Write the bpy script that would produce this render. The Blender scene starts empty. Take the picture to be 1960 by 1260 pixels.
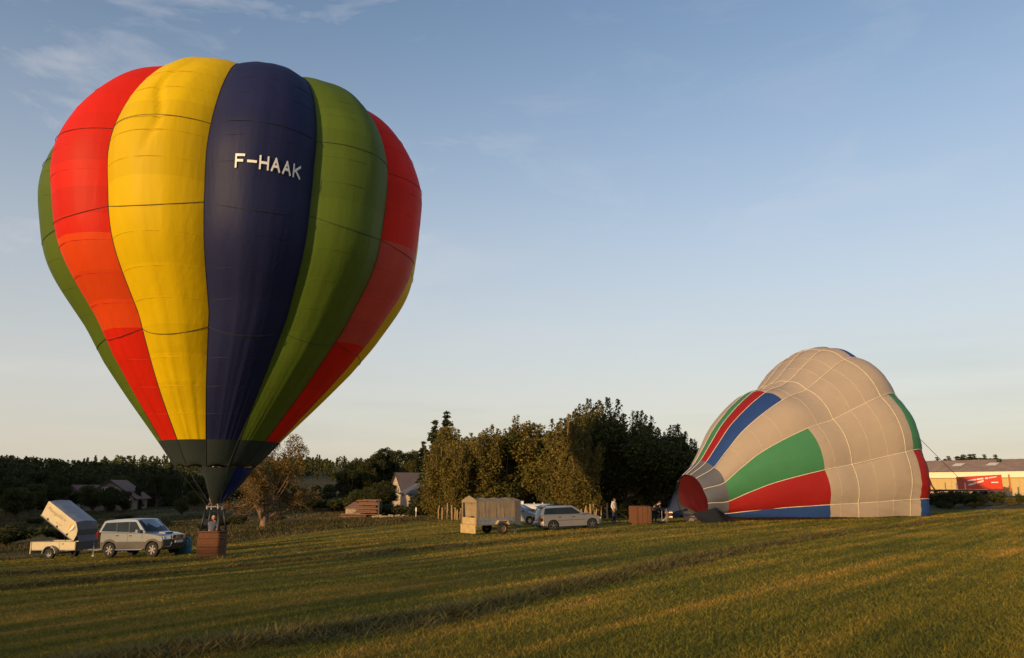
import bpy, bmesh, math, random
import numpy as np
from mathutils import Vector, Matrix, noise as mnoise

random.seed(7)
RNG = np.random.default_rng(7)
sc = bpy.context.scene
COL = sc.collection
R = math.radians

# ------------------------------------------------------------------ camera, sky, sun, exposure
EYE = 1.6
F = 1480.0                                   # focal length measured on the 1960 px wide photograph
PITCH = math.atan(300 / F)
cam_data = bpy.data.cameras.new('camera')
cam_data.sensor_width = 36.0
cam_data.lens = F / 1960 * 36.0
cam_data.clip_start = 0.1
cam_data.clip_end = 12000
cam = bpy.data.objects.new('camera', cam_data)
cam.location = (0, 0, EYE)
cam.rotation_euler = (math.pi / 2 + PITCH, 0, 0)
COL.objects.link(cam)
sc.camera = cam

SUN_EL = R(8.0)
SUN_FROM = Vector((-0.60, -0.80, 0)).normalized()          # where the sun stands
SUN_ROT = math.atan2(SUN_FROM.x, SUN_FROM.y)
sun_vec = Vector((SUN_FROM.x * math.cos(SUN_EL), SUN_FROM.y * math.cos(SUN_EL), math.sin(SUN_EL)))

world = bpy.data.worlds.new('World')
sc.world = world
world.use_nodes = True
wt = world.node_tree
for n in list(wt.nodes):
    wt.nodes.remove(n)


def nd(nt, typ, **kw):
    n = nt.nodes.new(typ)
    for k, v in kw.items():
        if isinstance(k, str) and hasattr(n, k):
            setattr(n, k, v)
    return n


SKY_STRENGTH = 0.15
w_out = nd(wt, 'ShaderNodeOutputWorld')
w_bg = nd(wt, 'ShaderNodeBackground')
w_bg.inputs['Strength'].default_value = SKY_STRENGTH
w_sky = nd(wt, 'ShaderNodeTexSky', sky_type='NISHITA')
w_sky.sun_disc = False
w_sky.sun_elevation = SUN_EL
w_sky.sun_rotation = SUN_ROT
w_sky.altitude = 600
w_sky.air_density = 1.0
w_sky.dust_density = 1.2
w_sky.ozone_density = 1.6
w_tc = nd(wt, 'ShaderNodeTexCoord')
w_sep = nd(wt, 'ShaderNodeSeparateXYZ')
wt.links.new(w_tc.outputs['Generated'], w_sep.inputs[0])
# cirrus: noise stretched along the horizon, thin streaks high up and a veil towards the horizon
w_map = nd(wt, 'ShaderNodeMapping')
w_map.inputs['Scale'].default_value = (3.0, 3.0, 9.0)
w_map.inputs['Location'].default_value = (0.35, 0.1, 0.4)
wt.links.new(w_tc.outputs['Generated'], w_map.inputs[0])
w_no = nd(wt, 'ShaderNodeTexNoise')
w_no.inputs['Scale'].default_value = 1.6
w_no.inputs['Detail'].default_value = 9
w_no.inputs['Roughness'].default_value = 0.62
w_no.inputs['Distortion'].default_value = 0.5
wt.links.new(w_map.outputs[0], w_no.inputs['Vector'])
w_cr = nd(wt, 'ShaderNodeValToRGB')
w_cr.color_ramp.elements[0].position = 0.53
w_cr.color_ramp.elements[0].color = (0, 0, 0, 1)
w_cr.color_ramp.elements[1].position = 0.78
w_cr.color_ramp.elements[1].color = (1, 1, 1, 1)
wt.links.new(w_no.outputs[0], w_cr.inputs[0])
w_mulc = nd(wt, 'ShaderNodeMath', operation='MULTIPLY')
w_mulc.inputs[1].default_value = 0.42
w_dot = nd(wt, 'ShaderNodeVectorMath', operation='DOT_PRODUCT')
w_dot.inputs[1].default_value = Vector((-0.42, 0.78, 0.47)).normalized()
wt.links.new(w_tc.outputs['Generated'], w_dot.inputs[0])
w_pm = nd(wt, 'ShaderNodeMapRange')
w_pm.interpolation_type = 'SMOOTHSTEP'
w_pm.inputs['From Min'].default_value = 0.88
w_pm.inputs['From Max'].default_value = 0.985
w_pm.inputs['To Min'].default_value = 0.30
wt.links.new(w_dot.outputs['Value'], w_pm.inputs['Value'])
w_pp = nd(wt, 'ShaderNodeMath', operation='MULTIPLY')
wt.links.new(w_cr.outputs[0], w_pp.inputs[0])
wt.links.new(w_pm.outputs[0], w_pp.inputs[1])
wt.links.new(w_pp.outputs[0], w_mulc.inputs[0])
# thin veil of high haze: thick near the horizon, nothing overhead
w_veil = nd(wt, 'ShaderNodeMapRange')
w_veil.interpolation_type = 'SMOOTHSTEP'
w_veil.inputs['From Min'].default_value = 0.62
w_veil.inputs['From Max'].default_value = 0.0
w_veil.inputs['To Min'].default_value = 0.0
w_veil.inputs['To Max'].default_value = 0.8
wt.links.new(w_sep.outputs['Z'], w_veil.inputs['Value'])
w_hue = nd(wt, 'ShaderNodeMix', data_type='RGBA', blend_type='MULTIPLY')
w_hue.inputs[0].default_value = 1.0
w_hue.inputs[7].default_value = (1.42, 1.29, 1.27, 1)
wt.links.new(w_sky.outputs[0], w_hue.inputs[6])
w_m1 = nd(wt, 'ShaderNodeMix', data_type='RGBA')
wt.links.new(w_veil.outputs[0], w_m1.inputs[0])
wt.links.new(w_hue.outputs[2], w_m1.inputs[6])
w_vc = nd(wt, 'ShaderNodeValToRGB')
ve = w_vc.color_ramp.elements
ve[0].position = 0.0
ve[0].color = (.91, .82, .72, 1)
ve[1].position = 0.40
ve[1].color = (.86, .88, .90, 1)
vk = ve.new(0.12)
vk.color = (.95, .88, .80, 1)
wt.links.new(w_sep.outputs['Z'], w_vc.inputs[0])
w_vs = nd(wt, 'ShaderNodeVectorMath', operation='SCALE')
w_vs.inputs['Scale'].default_value = 4.0
wt.links.new(w_vc.outputs[0], w_vs.inputs[0])
# a flat grey bank of stratus low over the horizon
w_map2 = nd(wt, 'ShaderNodeMapping')
w_map2.inputs['Scale'].default_value = (1.3, 1.3, 13.0)
w_map2.inputs['Location'].default_value = (2.35, 0.4, 0.2)
wt.links.new(w_tc.outputs['Generated'], w_map2.inputs[0])
w_no2 = nd(wt, 'ShaderNodeTexNoise')
w_no2.inputs['Scale'].default_value = 1.1
w_no2.inputs['Detail'].default_value = 6
wt.links.new(w_map2.outputs[0], w_no2.inputs['Vector'])
w_cr2 = nd(wt, 'ShaderNodeMapRange')
w_cr2.interpolation_type = 'SMOOTHSTEP'
w_cr2.inputs['From Min'].default_value = 0.44
w_cr2.inputs['From Max'].default_value = 0.66
w_cr2.inputs['To Max'].default_value = 0.5
wt.links.new(w_no2.outputs[0], w_cr2.inputs['Value'])
w_band = nd(wt, 'ShaderNodeMapRange')
w_band.interpolation_type = 'SMOOTHSTEP'
w_band.inputs['From Min'].default_value = 0.24
w_band.inputs['From Max'].default_value = 0.08
wt.links.new(w_sep.outputs['Z'], w_band.inputs['Value'])
w_bm = nd(wt, 'ShaderNodeMath', operation='MULTIPLY')
wt.links.new(w_cr2.outputs[0], w_bm.inputs[0])
wt.links.new(w_band.outputs[0], w_bm.inputs[1])
w_m0 = nd(wt, 'ShaderNodeMix', data_type='RGBA')
wt.links.new(w_bm.outputs[0], w_m0.inputs[0])
wt.links.new(w_vs.outputs[0], w_m0.inputs[6])
w_m0.inputs[7].default_value = (2.5, 2.35, 2.2, 1)
wt.links.new(w_m0.outputs[2], w_m1.inputs[7])
w_m2 = nd(wt, 'ShaderNodeMix', data_type='RGBA')
wt.links.new(w_mulc.outputs[0], w_m2.inputs[0])
wt.links.new(w_m1.outputs[2], w_m2.inputs[6])
w_m2.inputs[7].default_value = (4.8, 4.5, 4.4, 1)
wt.links.new(w_m2.outputs[2], w_bg.inputs[0])
wt.links.new(w_bg.outputs[0], w_out.inputs[0])

sun_data = bpy.data.lights.new('sun', 'SUN')
sun_data.energy = 4.0
sun_data.angle = R(0.6)
sun_data.color = (1.0, 0.66, 0.30)
sun = bpy.data.objects.new('sun', sun_data)
sun.rotation_euler = sun_vec.to_track_quat('Z', 'Y').to_euler()
sun.location = (-60, -80, 60)
COL.objects.link(sun)

sc.view_settings.view_transform = 'Standard'
sc.view_settings.look = 'None'
sc.view_settings.exposure = 0.2
sc.view_settings.gamma = 1.0
sc.view_settings.use_curve_mapping = False
sc.cycles.max_bounces = 8
sc.cycles.transparent_max_bounces = 8

# ------------------------------------------------------------------ helpers


def ray(px, py):
    """direction (per metre of depth Y) through a point measured on the photograph"""
    u = (px - 980) / F
    v = (630 - py) / F
    c, s = math.cos(PITCH), math.sin(PITCH)
    dy = c - v * s
    return u / dy, (s + v * c) / dy


def P(px, py, Y):
    kx, kz = ray(px, py)
    return Vector((kx * Y, Y, EYE + kz * Y))


# --- terrain heights: thin plate spline through surveyed ground points
CTRL = [(980, 1260, 8.3), (0, 1260, 10.5), (1960, 1260, 6.7), (490, 1260, 9.3), (1470, 1260, 7.4),
        (0, 1150, 18), (490, 1150, 16), (980, 1150, 14), (1470, 1150, 12), (1960, 1150, 10.3),
        (0, 1085, 36), (490, 1085, 29), (980, 1085, 23), (1470, 1085, 19), (1960, 1085, 16),
        (211, 1066, 40.9), (291, 1066.5, 39.8), (92, 1071, 42.3), (393, 1066, 37.4), (961, 1021, 48.5),
        (1058, 1014, 51), (1135, 1009, 52.3), (1175, 1002, 56.6), (1230, 1004, 54), (1590, 996, 55.6),
        (1769, 988, 58.6), (1960, 976, 72), (1400, 1050, 28), (1900, 1020, 34), (700, 1040, 40),
        (430, 1038, 60), (100, 1032, 75), (300, 1000, 105), (300, 970, 200), (0, 974, 200), (600, 1000, 75),
        (700, 998, 84), (840, 991, 96), (1000, 990, 84), (1150, 992, 80), (1300, 988, 85), (700, 966, 150),
        (500, 968, 200), (1850, 974, 85), (1900, 950, 125), (1780, 952, 125), (1960, 948, 150),
        (800, 975, 140)]
pts = [P(*c) for c in CTRL] + [Vector(v) for v in ((0, 0, 0), (-50, -54, -1.2), (-97, -17, -2.6), (50, -50, 1.2),
                                                 (60, 10, 1.4), (-60, 15, -2.4), (-60, 60, -3.2), (90, 60, .4), (0, -80, 0),
                                                 (-200, 260, -3.6), (200, 260, 1.0), (0, 300, -3.2), (-250, 80, -4), (250, 100, 1.5))]
CP = np.array([[p.x, p.y, p.z] for p in pts])


def _tps():
    n = len(CP)
    d = np.linalg.norm(CP[:, None, :2] - CP[None, :, :2], axis=-1) / 50
    K = np.where(d > 0, d * d * np.log(np.maximum(d, 1e-9)), 0) + np.eye(n) * 0.0006
    Q = np.c_[np.ones(n), CP[:, :2] / 50]
    A = np.zeros((n + 3, n + 3))
    A[:n, :n] = K
    A[:n, n:] = Q
    A[n:, :n] = Q.T
    b = np.r_[CP[:, 2], 0, 0, 0]
    return np.linalg.solve(A, b)


TPS = _tps()


def gzv(x, y):
    x = np.asarray(x, float)
    y = np.asarray(y, float)
    xx = np.clip(x, -260, 260)
    yy = np.clip(y, -100, 300)
    d2 = ((xx[..., None] - CP[:, 0]) ** 2 + (yy[..., None] - CP[:, 1]) ** 2) / 2500
    k = np.where(d2 > 0, 0.5 * d2 * np.log(np.maximum(d2, 1e-12)), 0)
    n = len(CP)
    z = k @ TPS[:n] + TPS[n] + TPS[n + 1] * xx / 50 + TPS[n + 2] * yy / 50
    # wooded rise left of the frame, ridges beyond the valley
    al_, pe_ = 0.60 * x + 0.80 * y, -0.80 * x + 0.60 * y
    sm_ = np.clip((pe_ - 80) / 50, 0, 1)
    z = z + 42 * sm_ * sm_ * (3 - 2 * sm_) * np.exp(-((al_ + 62) / 48) ** 2) * np.exp(-(np.maximum(pe_ - 260, 0) / 90) ** 2)
    far = np.clip((y - 260) / 700, 0, 1)
    far = far * far * (3 - 2 * far)
    z = z + far * (22 * np.exp(-((x + 420) / 420) ** 2) + 16 * np.exp(-((x + 230) / 260) ** 2) * np.clip((y - 500) / 600, 0, 1) - 4)
    return z


def gz(x, y):
    return float(gzv(np.array([x]), np.array([y]))[0])


def at(px, py, y0=5, y1=320):
    """the ground point seen at a place of the photograph"""
    kx, kz = ray(px, py)
    ys = np.linspace(y0, y1, 1600)
    d = EYE + kz * ys - gzv(kx * ys, ys)
    i = int(np.argmax(d < 0)) if (d < 0).any() else len(ys) - 1
    y = ys[i]
    return Vector((kx * y, y, gz(kx * y, y)))


def gp(px, Y, dz=0.0):
    """ground point on the bearing of column px at depth Y"""
    kx, _ = ray(px, 970)
    x = kx * Y
    return Vector((x, Y, gz(x, Y) + dz))


class MB:
    """collects geometry for ONE mesh"""

    def __init__(self):
        self.v = []
        self.f = []
        self.m = []

    def add(self, vs, fs, mi=0):
        o = len(self.v)
        self.v.extend([tuple(v) for v in vs])
        for f in fs:
            self.f.append(tuple(i + o for i in f))
            self.m.append(mi)
        return self

    def box(self, lo, hi, mi=0, mat=None):
        x0, y0, z0 = lo
        x1, y1, z1 = hi
        vs = [Vector(c) for c in ((x0, y0, z0), (x1, y0, z0), (x1, y1, z0), (x0, y1, z0),
                                  (x0, y0, z1), (x1, y0, z1), (x1, y1, z1), (x0, y1, z1))]
        if mat is not None:
            vs = [mat @ v for v in vs]
        return self.add(vs, [(0, 3, 2, 1), (4, 5, 6, 7), (0, 1, 5, 4), (1, 2, 6, 5), (2, 3, 7, 6), (3, 0, 4, 7)], mi)

    def tube(self, ps, rs, n=8, mi=0, cap=True):
        ps = [Vector(p) for p in ps]
        if not hasattr(rs, '__len__'):
            rs = [rs] * len(ps)
        vs = []
        t0 = (ps[1] - ps[0]).normalized()
        a = t0.orthogonal().normalized()
        for i, p in enumerate(ps):
            t = (ps[min(i + 1, len(ps) - 1)] - ps[max(i - 1, 0)])
            t = t.normalized() if t.length > 1e-9 else t0
            a = (a - t * a.dot(t))
            a = a.normalized() if a.length > 1e-6 else t.orthogonal().normalized()
            b = t.cross(a)
            for k in range(n):
                an = 2 * math.pi * k / n
                vs.append(p + (a * math.cos(an) + b * math.sin(an)) * rs[i])
        fs = []
        for i in range(len(ps) - 1):
            for k in range(n):
                k2 = (k + 1) % n
                fs.append((i * n + k, i * n + k2, (i + 1) * n + k2, (i + 1) * n + k))
        if cap:
            fs.append(tuple(reversed(range(n))))
            fs.append(tuple((len(ps) - 1) * n + k for k in range(n)))
        return self.add(vs, fs, mi)

    def lathe(self, prof, n=24, axis='Z', centre=(0, 0, 0), mi=0, closed=False):
        """prof: list of (radius, along)"""
        vs = []
        c = Vector(centre)
        for r, h in prof:
            for k in range(n):
                an = 2 * math.pi * k / n
                if axis == 'Z':
                    vs.append(c + Vector((r * math.cos(an), r * math.sin(an), h)))
                elif axis == 'Y':
                    vs.append(c + Vector((r * math.cos(an), h, r * math.sin(an))))
                else:
                    vs.append(c + Vector((h, r * math.cos(an), r * math.sin(an))))
        fs = []
        m = len(prof)
        for i in range(m if closed else m - 1):
            j = (i + 1) % m
            for k in range(n):
                k2 = (k + 1) % n
                fs.append((i * n + k, i * n + k2, j * n + k2, j * n + k))
        return self.add(vs, fs, mi)

    def prism(self, outline, y0, y1, mi=0, fn=None):
        """outline [(x,z)] pushed from y0 to y1"""
        n = len(outline)
        vs = [Vector((x, y0, z)) for x, z in outline] + [Vector((x, y1, z)) for x, z in outline]
        if fn:
            vs = [Vector(fn(v)) for v in vs]
        fs = [tuple(range(n)), tuple(reversed(range(n, 2 * n)))]
        for i in range(n):
            j = (i + 1) % n
            fs.append((i, i + n, j + n, j))
        return self.add(vs, fs, mi)

    def loft(self, outline, ys, fn, mi=0):
        n = len(outline)
        vs = []
        for y in ys:
            for x, z in outline:
                vs.append(Vector(fn(x, y, z)))
        fs = []
        for i in range(len(ys) - 1):
            for k in range(n):
                k2 = (k + 1) % n
                fs.append((i * n + k, (i + 1) * n + k, (i + 1) * n + k2, i * n + k2))
        fs.append(tuple(range(n)))
        fs.append(tuple(reversed(range((len(ys) - 1) * n, len(ys) * n))))
        return self.add(vs, fs, mi)

    def build(self, name, mats, parent=None, smooth=None, mesh_only=False, fix=True):
        me = bpy.data.meshes.new(name)
        me.from_pydata(self.v, [], self.f)
        if not isinstance(mats, (list, tuple)):
            mats = [mats]
        for m in mats:
            me.materials.append(m)
        if len(mats) > 1:
            me.polygons.foreach_set('material_index', self.m)
        me.validate()
        if fix:
            bm = bmesh.new()
            bm.from_mesh(me)
            bmesh.ops.recalc_face_normals(bm, faces=bm.faces)
            bm.to_mesh(me)
            bm.free()
        if smooth:
            me.polygons.foreach_set('use_smooth', [True] * len(me.polygons))
            if smooth is not True:
                me.set_sharp_from_angle(angle=R(smooth))
        me.update()
        if mesh_only:
            return me
        return link(name, me, parent)


def link(name, data, parent=None):
    o = bpy.data.objects.new(name, data)
    COL.objects.link(o)
    if parent is not None:
        o.parent = parent
    return o


def tag(o, label=None, cat=None, group=None, kind=None):
    if label:
        o['label'] = label
    if cat:
        o['category'] = cat
    if group:
        o['group'] = group
    if kind:
        o['kind'] = kind
    return o


def empty(name, loc, rz=0.0, label=None, cat=None, group=None, rot=None):
    o = bpy.data.objects.new(name, None)
    o.empty_display_size = 0.3
    COL.objects.link(o)
    o.location = loc
    o.rotation_euler = rot if rot is not None else (0, 0, rz)
    return tag(o, label, cat, group)


def copy_tree(o, parent=None):
    c = o.copy()
    COL.objects.link(c)
    c.parent = parent
    for ch in list(o.children):
        copy_tree(ch, c)
    return c


def fast_mesh(name, verts, tris, mats, mat_idx=None, uvattr=None):
    """big triangle soups through foreach_set"""
    me = bpy.data.meshes.new(name)
    nv, nt = len(verts), len(tris)
    k = tris.shape[1]
    me.vertices.add(nv)
    me.vertices.foreach_set('co', np.ascontiguousarray(verts, dtype=np.float32).ravel())
    me.loops.add(nt * k)
    me.loops.foreach_set('vertex_index', np.ascontiguousarray(tris, dtype=np.int32).ravel())
    me.polygons.add(nt)
    me.polygons.foreach_set('loop_start', np.arange(0, nt * k, k, dtype=np.int32))
    if not isinstance(mats, (list, tuple)):
        mats = [mats]
    for m in mats:
        me.materials.append(m)
    if mat_idx is not None:
        me.polygons.foreach_set('material_index', mat_idx.astype(np.int32))
    if uvattr is not None:
        a = me.attributes.new('tint', 'FLOAT', 'POINT')
        a.data.foreach_set('value', uvattr.astype(np.float32))
    me.update(calc_edges=True)
    return me


# ------------------------------------------------------------------ materials


def new_mat(name):
    m = bpy.data.materials.new(name)
    m.use_nodes = True
    nt = m.node_tree
    for n in list(nt.nodes):
        nt.nodes.remove(n)
    out = nd(nt, 'ShaderNodeOutputMaterial')
    return m, nt, out


def mat(name, col, rough=0.6, metal=0.0, var=0.12, scale=6.0, bump=0.0, bscale=60.0, trans=0.0, coat=0.0, spec=0.5, col2=None):
    """principled surface whose colour wanders with object space noise; trans adds translucency (cloth, leaves)"""
    m, nt, out = new_mat(name)
    pr = nd(nt, 'ShaderNodeBsdfPrincipled')
    tc = nd(nt, 'ShaderNodeTexCoord')
    no = nd(nt, 'ShaderNodeTexNoise')
    no.inputs['Scale'].default_value = scale
    no.inputs['Detail'].default_value = 4
    nt.links.new(tc.outputs['Object'], no.inputs['Vector'])
    mx = nd(nt, 'ShaderNodeMix', data_type='RGBA')
    a = [c * (1 - var) for c in col]
    b = [min(1, c * (1 + var)) for c in col] if col2 is None else list(col2)
    mx.inputs[6].default_value = (*a, 1)
    mx.inputs[7].default_value = (*b, 1)
    rp = nd(nt, 'ShaderNodeMapRange')
    rp.inputs['From Min'].default_value = 0.3
    rp.inputs['From Max'].default_value = 0.7
    nt.links.new(no.outputs[0], rp.inputs['Value'])
    nt.links.new(rp.outputs[0], mx.inputs[0])
    nt.links.new(mx.outputs[2], pr.inputs['Base Color'])
    pr.inputs['Roughness'].default_value = rough
    pr.inputs['Metallic'].default_value = metal
    pr.inputs['Specular IOR Level'].default_value = spec
    if coat:
        pr.inputs['Coat Weight'].default_value = coat
    if bump:
        n2 = nd(nt, 'ShaderNodeTexNoise')
        n2.inputs['Scale'].default_value = bscale
        n2.inputs['Detail'].default_value = 5
        nt.links.new(tc.outputs['Object'], n2.inputs['Vector'])
        bp = nd(nt, 'ShaderNodeBump')
        bp.inputs['Strength'].default_value = bump
        bp.inputs['Distance'].default_value = 0.05
        nt.links.new(n2.outputs[0], bp.inputs['Height'])
        nt.links.new(bp.outputs[0], pr.inputs['Normal'])
    if trans:
        tl = nd(nt, 'ShaderNodeBsdfTranslucent')
        nt.links.new(mx.outputs[2], tl.inputs[0])
        ms = nd(nt, 'ShaderNodeMixShader')
        ms.inputs[0].default_value = trans
        nt.links.new(pr.outputs[0], ms.inputs[1])
        nt.links.new(tl.outputs[0], ms.inputs[2])
        nt.links.new(ms.outputs[0], out.inputs[0])
    else:
        nt.links.new(pr.outputs[0], out.inputs[0])
    return m


def fabric(name, col, trans=0.33, var=0.10, crease=0.14, axis_scale=(0.9, 0.9, 0.12), panel=None):
    panel = (0.07 if axis_scale[2] < .3 else 0.0) if panel is None else panel
    """coated balloon cloth: faint panel tone, long vertical creases, a soft sheen and light through it"""
    m, nt, out = new_mat(name)
    pr = nd(nt, 'ShaderNodeBsdfPrincipled')
    tc = nd(nt, 'ShaderNodeTexCoord')
    mp = nd(nt, 'ShaderNodeMapping')
    mp.inputs['Scale'].default_value = axis_scale
    nt.links.new(tc.outputs['Object'], mp.inputs[0])
    no = nd(nt, 'ShaderNodeTexNoise')
    no.inputs['Scale'].default_value = 2.2
    no.inputs['Detail'].default_value = 5
    nt.links.new(mp.outputs[0], no.inputs['Vector'])
    mx = nd(nt, 'ShaderNodeMix', data_type='RGBA')
    mx.inputs[6].default_value = (*[c * (1 - var) for c in col], 1)
    mx.inputs[7].default_value = (*[min(1, c * (1 + var)) for c in col], 1)
    nt.links.new(no.outputs[0], mx.inputs[0])
    nt.links.new(mx.outputs[2], pr.inputs['Base Color'])
    # every sewn panel of the cloth takes the dye a little differently
    sp_ = nd(nt, 'ShaderNodeSeparateXYZ')
    nt.links.new(tc.outputs['Object'], sp_.inputs[0])
    dv = nd(nt, 'ShaderNodeMath', operation='DIVIDE')
    dv.inputs[1].default_value = 1.09
    nt.links.new(sp_.outputs['Z'], dv.inputs[0])
    fl_ = nd(nt, 'ShaderNodeMath', operation='FLOOR')
    nt.links.new(dv.outputs[0], fl_.inputs[0])
    oi = nd(nt, 'ShaderNodeObjectInfo')
    ad_ = nd(nt, 'ShaderNodeMath', operation='MULTIPLY_ADD')
    nt.links.new(oi.outputs['Random'], ad_.inputs[0])
    ad_.inputs[1].default_value = 31.0
    nt.links.new(fl_.outputs[0], ad_.inputs[2])
    wn_ = nd(nt, 'ShaderNodeTexWhiteNoise', noise_dimensions='1D')
    nt.links.new(ad_.outputs[0], wn_.inputs['W'])
    mr_ = nd(nt, 'ShaderNodeMapRange')
    mr_.inputs['To Min'].default_value = 1.0 - panel
    mr_.inputs['To Max'].default_value = 1.0 + panel
    nt.links.new(wn_.outputs[0], mr_.inputs['Value'])
    hs_ = nd(nt, 'ShaderNodeHueSaturation')
    nt.links.new(mr_.outputs[0], hs_.inputs['Value'])
    nt.links.new(mx.outputs[2], hs_.inputs['Color'])
    nt.links.new(hs_.outputs[0], pr.inputs['Base Color'])
    pr.inputs['Roughness'].default_value = 0.55
    pr.inputs['Specular IOR Level'].default_value = 0.18
    n2 = nd(nt, 'ShaderNodeTexNoise')
    n2.inputs['Scale'].default_value = 5.0
    n2.inputs['Detail'].default_value = 6
    nt.links.new(mp.outputs[0], n2.inputs['Vector'])
    bp = nd(nt, 'ShaderNodeBump')
    bp.inputs['Strength'].default_value = crease
    bp.inputs['Distance'].default_value = 0.12
    nt.links.new(n2.outputs[0], bp.inputs['Height'])
    nt.links.new(bp.outputs[0], pr.inputs['Normal'])
    tl = nd(nt, 'ShaderNodeBsdfTranslucent')
    nt.links.new(hs_.outputs[0], tl.inputs[0])
    ms = nd(nt, 'ShaderNodeMixShader')
    ms.inputs[0].default_value = trans
    nt.links.new(pr.outputs[0], ms.inputs[1])
    nt.links.new(tl.outputs[0], ms.inputs[2])
    nt.links.new(ms.outputs[0], out.inputs[0])
    return m


def leaf_mat(name, col, col2, trans=0.35, scale=0.35):
    """foliage: tone by crown-space noise and a little per leaf"""
    m, nt, out = new_mat(name)
    pr = nd(nt, 'ShaderNodeBsdfPrincipled')
    tc = nd(nt, 'ShaderNodeTexCoord')
    no = nd(nt, 'ShaderNodeTexNoise')
    no.inputs['Scale'].default_value = scale
    no.inputs['Detail'].default_value = 8
    no.inputs['Roughness'].default_value = 0.75
    nt.links.new(tc.outputs['Object'], no.inputs['Vector'])
    rp = nd(nt, 'ShaderNodeMapRange')
    rp.inputs['From Min'].default_value = 0.32
    rp.inputs['From Max'].default_value = 0.68
    nt.links.new(no.outputs[0], rp.inputs['Value'])
    mx = nd(nt, 'ShaderNodeMix', data_type='RGBA')
    mx.inputs[6].default_value = (*col, 1)
    mx.inputs[7].default_value = (*col2, 1)
    nt.links.new(rp.outputs[0], mx.inputs[0])
    at_ = nd(nt, 'ShaderNodeAttribute', attribute_name='tint')
    hs = nd(nt, 'ShaderNodeHueSaturation')
    mr = nd(nt, 'ShaderNodeMapRange')
    mr.inputs['To Min'].default_value = 0.55
    mr.inputs['To Max'].default_value = 1.5
    nt.links.new(at_.outputs['Fac'], mr.inputs['Value'])
    nt.links.new(mr.outputs[0], hs.inputs['Value'])
    nt.links.new(mx.outputs[2], hs.inputs['Color'])
    nt.links.new(hs.outputs[0], pr.inputs['Base Color'])
    pr.inputs['Roughness'].default_value = 0.65
    pr.inputs['Specular IOR Level'].default_value = 0.2
    tl = nd(nt, 'ShaderNodeBsdfTranslucent')
    nt.links.new(hs.outputs[0], tl.inputs[0])
    ms = nd(nt, 'ShaderNodeMixShader')
    ms.inputs[0].default_value = trans
    nt.links.new(pr.outputs[0], ms.inputs[1])
    nt.links.new(tl.outputs[0], ms.inputs[2])
    nt.links.new(ms.outputs[0], out.inputs[0])
    return m


M = {}
M['yellow'] = fabric('yellow_cloth', (0.80, 0.55, 0.004), 0.30)
M['red'] = fabric('red_cloth', (0.74, 0.022, 0.008), 0.30)
M['orange'] = fabric('orange_red_cloth', (0.80, 0.075, 0.010), 0.30)
M['red_faded'] = fabric('faded_red_cloth', (0.62, 0.085, 0.06), 0.30)
M['blue'] = fabric('navy_cloth', (0.017, 0.021, 0.075), 0.12)
M['green'] = fabric('green_cloth', (0.105, 0.165, 0.020), 0.30)
M['nomex'] = fabric('charcoal_cloth', (0.032, 0.042, 0.042), 0.05)
M['scoop_blue'] = fabric('scoop_blue_cloth', (0.012, 0.022, 0.12), 0.2)
AX2 = (0.5, 0.5, 0.5)
M['grey2'] = fabric('silver_grey_cloth', (0.52, 0.42, 0.335), 0.30, crease=0.2, axis_scale=AX2, var=.06)
M['blue2'] = fabric('royal_blue_cloth', (0.030, 0.075, 0.26), 0.25, crease=0.2, axis_scale=AX2)
M['red2'] = fabric('crimson_cloth', (0.36, 0.020, 0.020), 0.25, crease=0.2, axis_scale=AX2)
M['red2_shaded'] = fabric('shaded_red_cloth', (0.075, 0.007, 0.010), 0.1, crease=0.2, axis_scale=AX2)  # crimson darkened, the shade inside the mouth is put into the colour
M['green2'] = fabric('sea_green_cloth', (0.07, 0.26, 0.12), 0.25, crease=0.2, axis_scale=AX2)
M['dark2'] = fabric('slate_cloth', (0.12, 0.125, 0.15), 0.1, crease=0.2, axis_scale=AX2)
M['slate_blue'] = fabric('slate_blue_cloth', (0.05, 0.07, 0.14), 0.2, crease=0.2, axis_scale=AX2)
M['black2'] = fabric('black_cloth', (0.03, 0.03, 0.03), 0.05, crease=0.3, axis_scale=AX2)
M['tape_dark'] = mat('dark_webbing', (0.02, 0.02, 0.02), 0.8)
M['tape_light'] = mat('pale_webbing', (0.68, 0.60, 0.47), 0.7)
M['white_letter'] = mat('white_lettering', (0.82, 0.80, 0.76), 0.5, var=.03)
M['wicker'] = mat('woven_wicker', (0.155, 0.056, 0.019), 0.75, var=.35, scale=22, bump=.6, bscale=45)
M['leather'] = mat('brown_leather', (0.05, 0.022, 0.014), 0.6, var=.3, scale=12)
M['black'] = mat('black_plastic', (0.012, 0.012, 0.013), 0.5)
M['rubber'] = mat('tyre_rubber', (0.014, 0.013, 0.013), 0.85, bump=.3, bscale=30)
M['steel'] = mat('bare_steel', (0.55, 0.54, 0.52), 0.35, 0.9, bump=.05)
M['galv'] = mat('galvanised_steel', (0.30, 0.30, 0.30), 0.5, 0.5, var=.15)
M['burner'] = mat('burner_coil', (0.45, 0.16, 0.10), 0.4, 0.6)
M['chrome'] = mat('chrome', (0.7, 0.7, 0.7), 0.18, 1.0, var=.02)
M['silver'] = mat('silver_paint', (0.25, 0.265, 0.30), 0.34, 0.65, var=.04, coat=.6)
M['silver_low'] = mat('bronze_grey_paint', (0.085, 0.075, 0.075), 0.42, 0.4, var=.06, coat=.3)
M['silver2'] = mat('pale_silver_paint', (0.30, 0.285, 0.285), 0.32, 0.55, var=.04, coat=.6)
M['silver3'] = mat('blue_silver_paint', (0.22, 0.24, 0.27), 0.32, 0.5, var=.04, coat=.6)
M['glass'] = mat('tinted_glass', (0.010, 0.015, 0.015), 0.10, 0.0, var=.3, scale=2, spec=.35)
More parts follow.
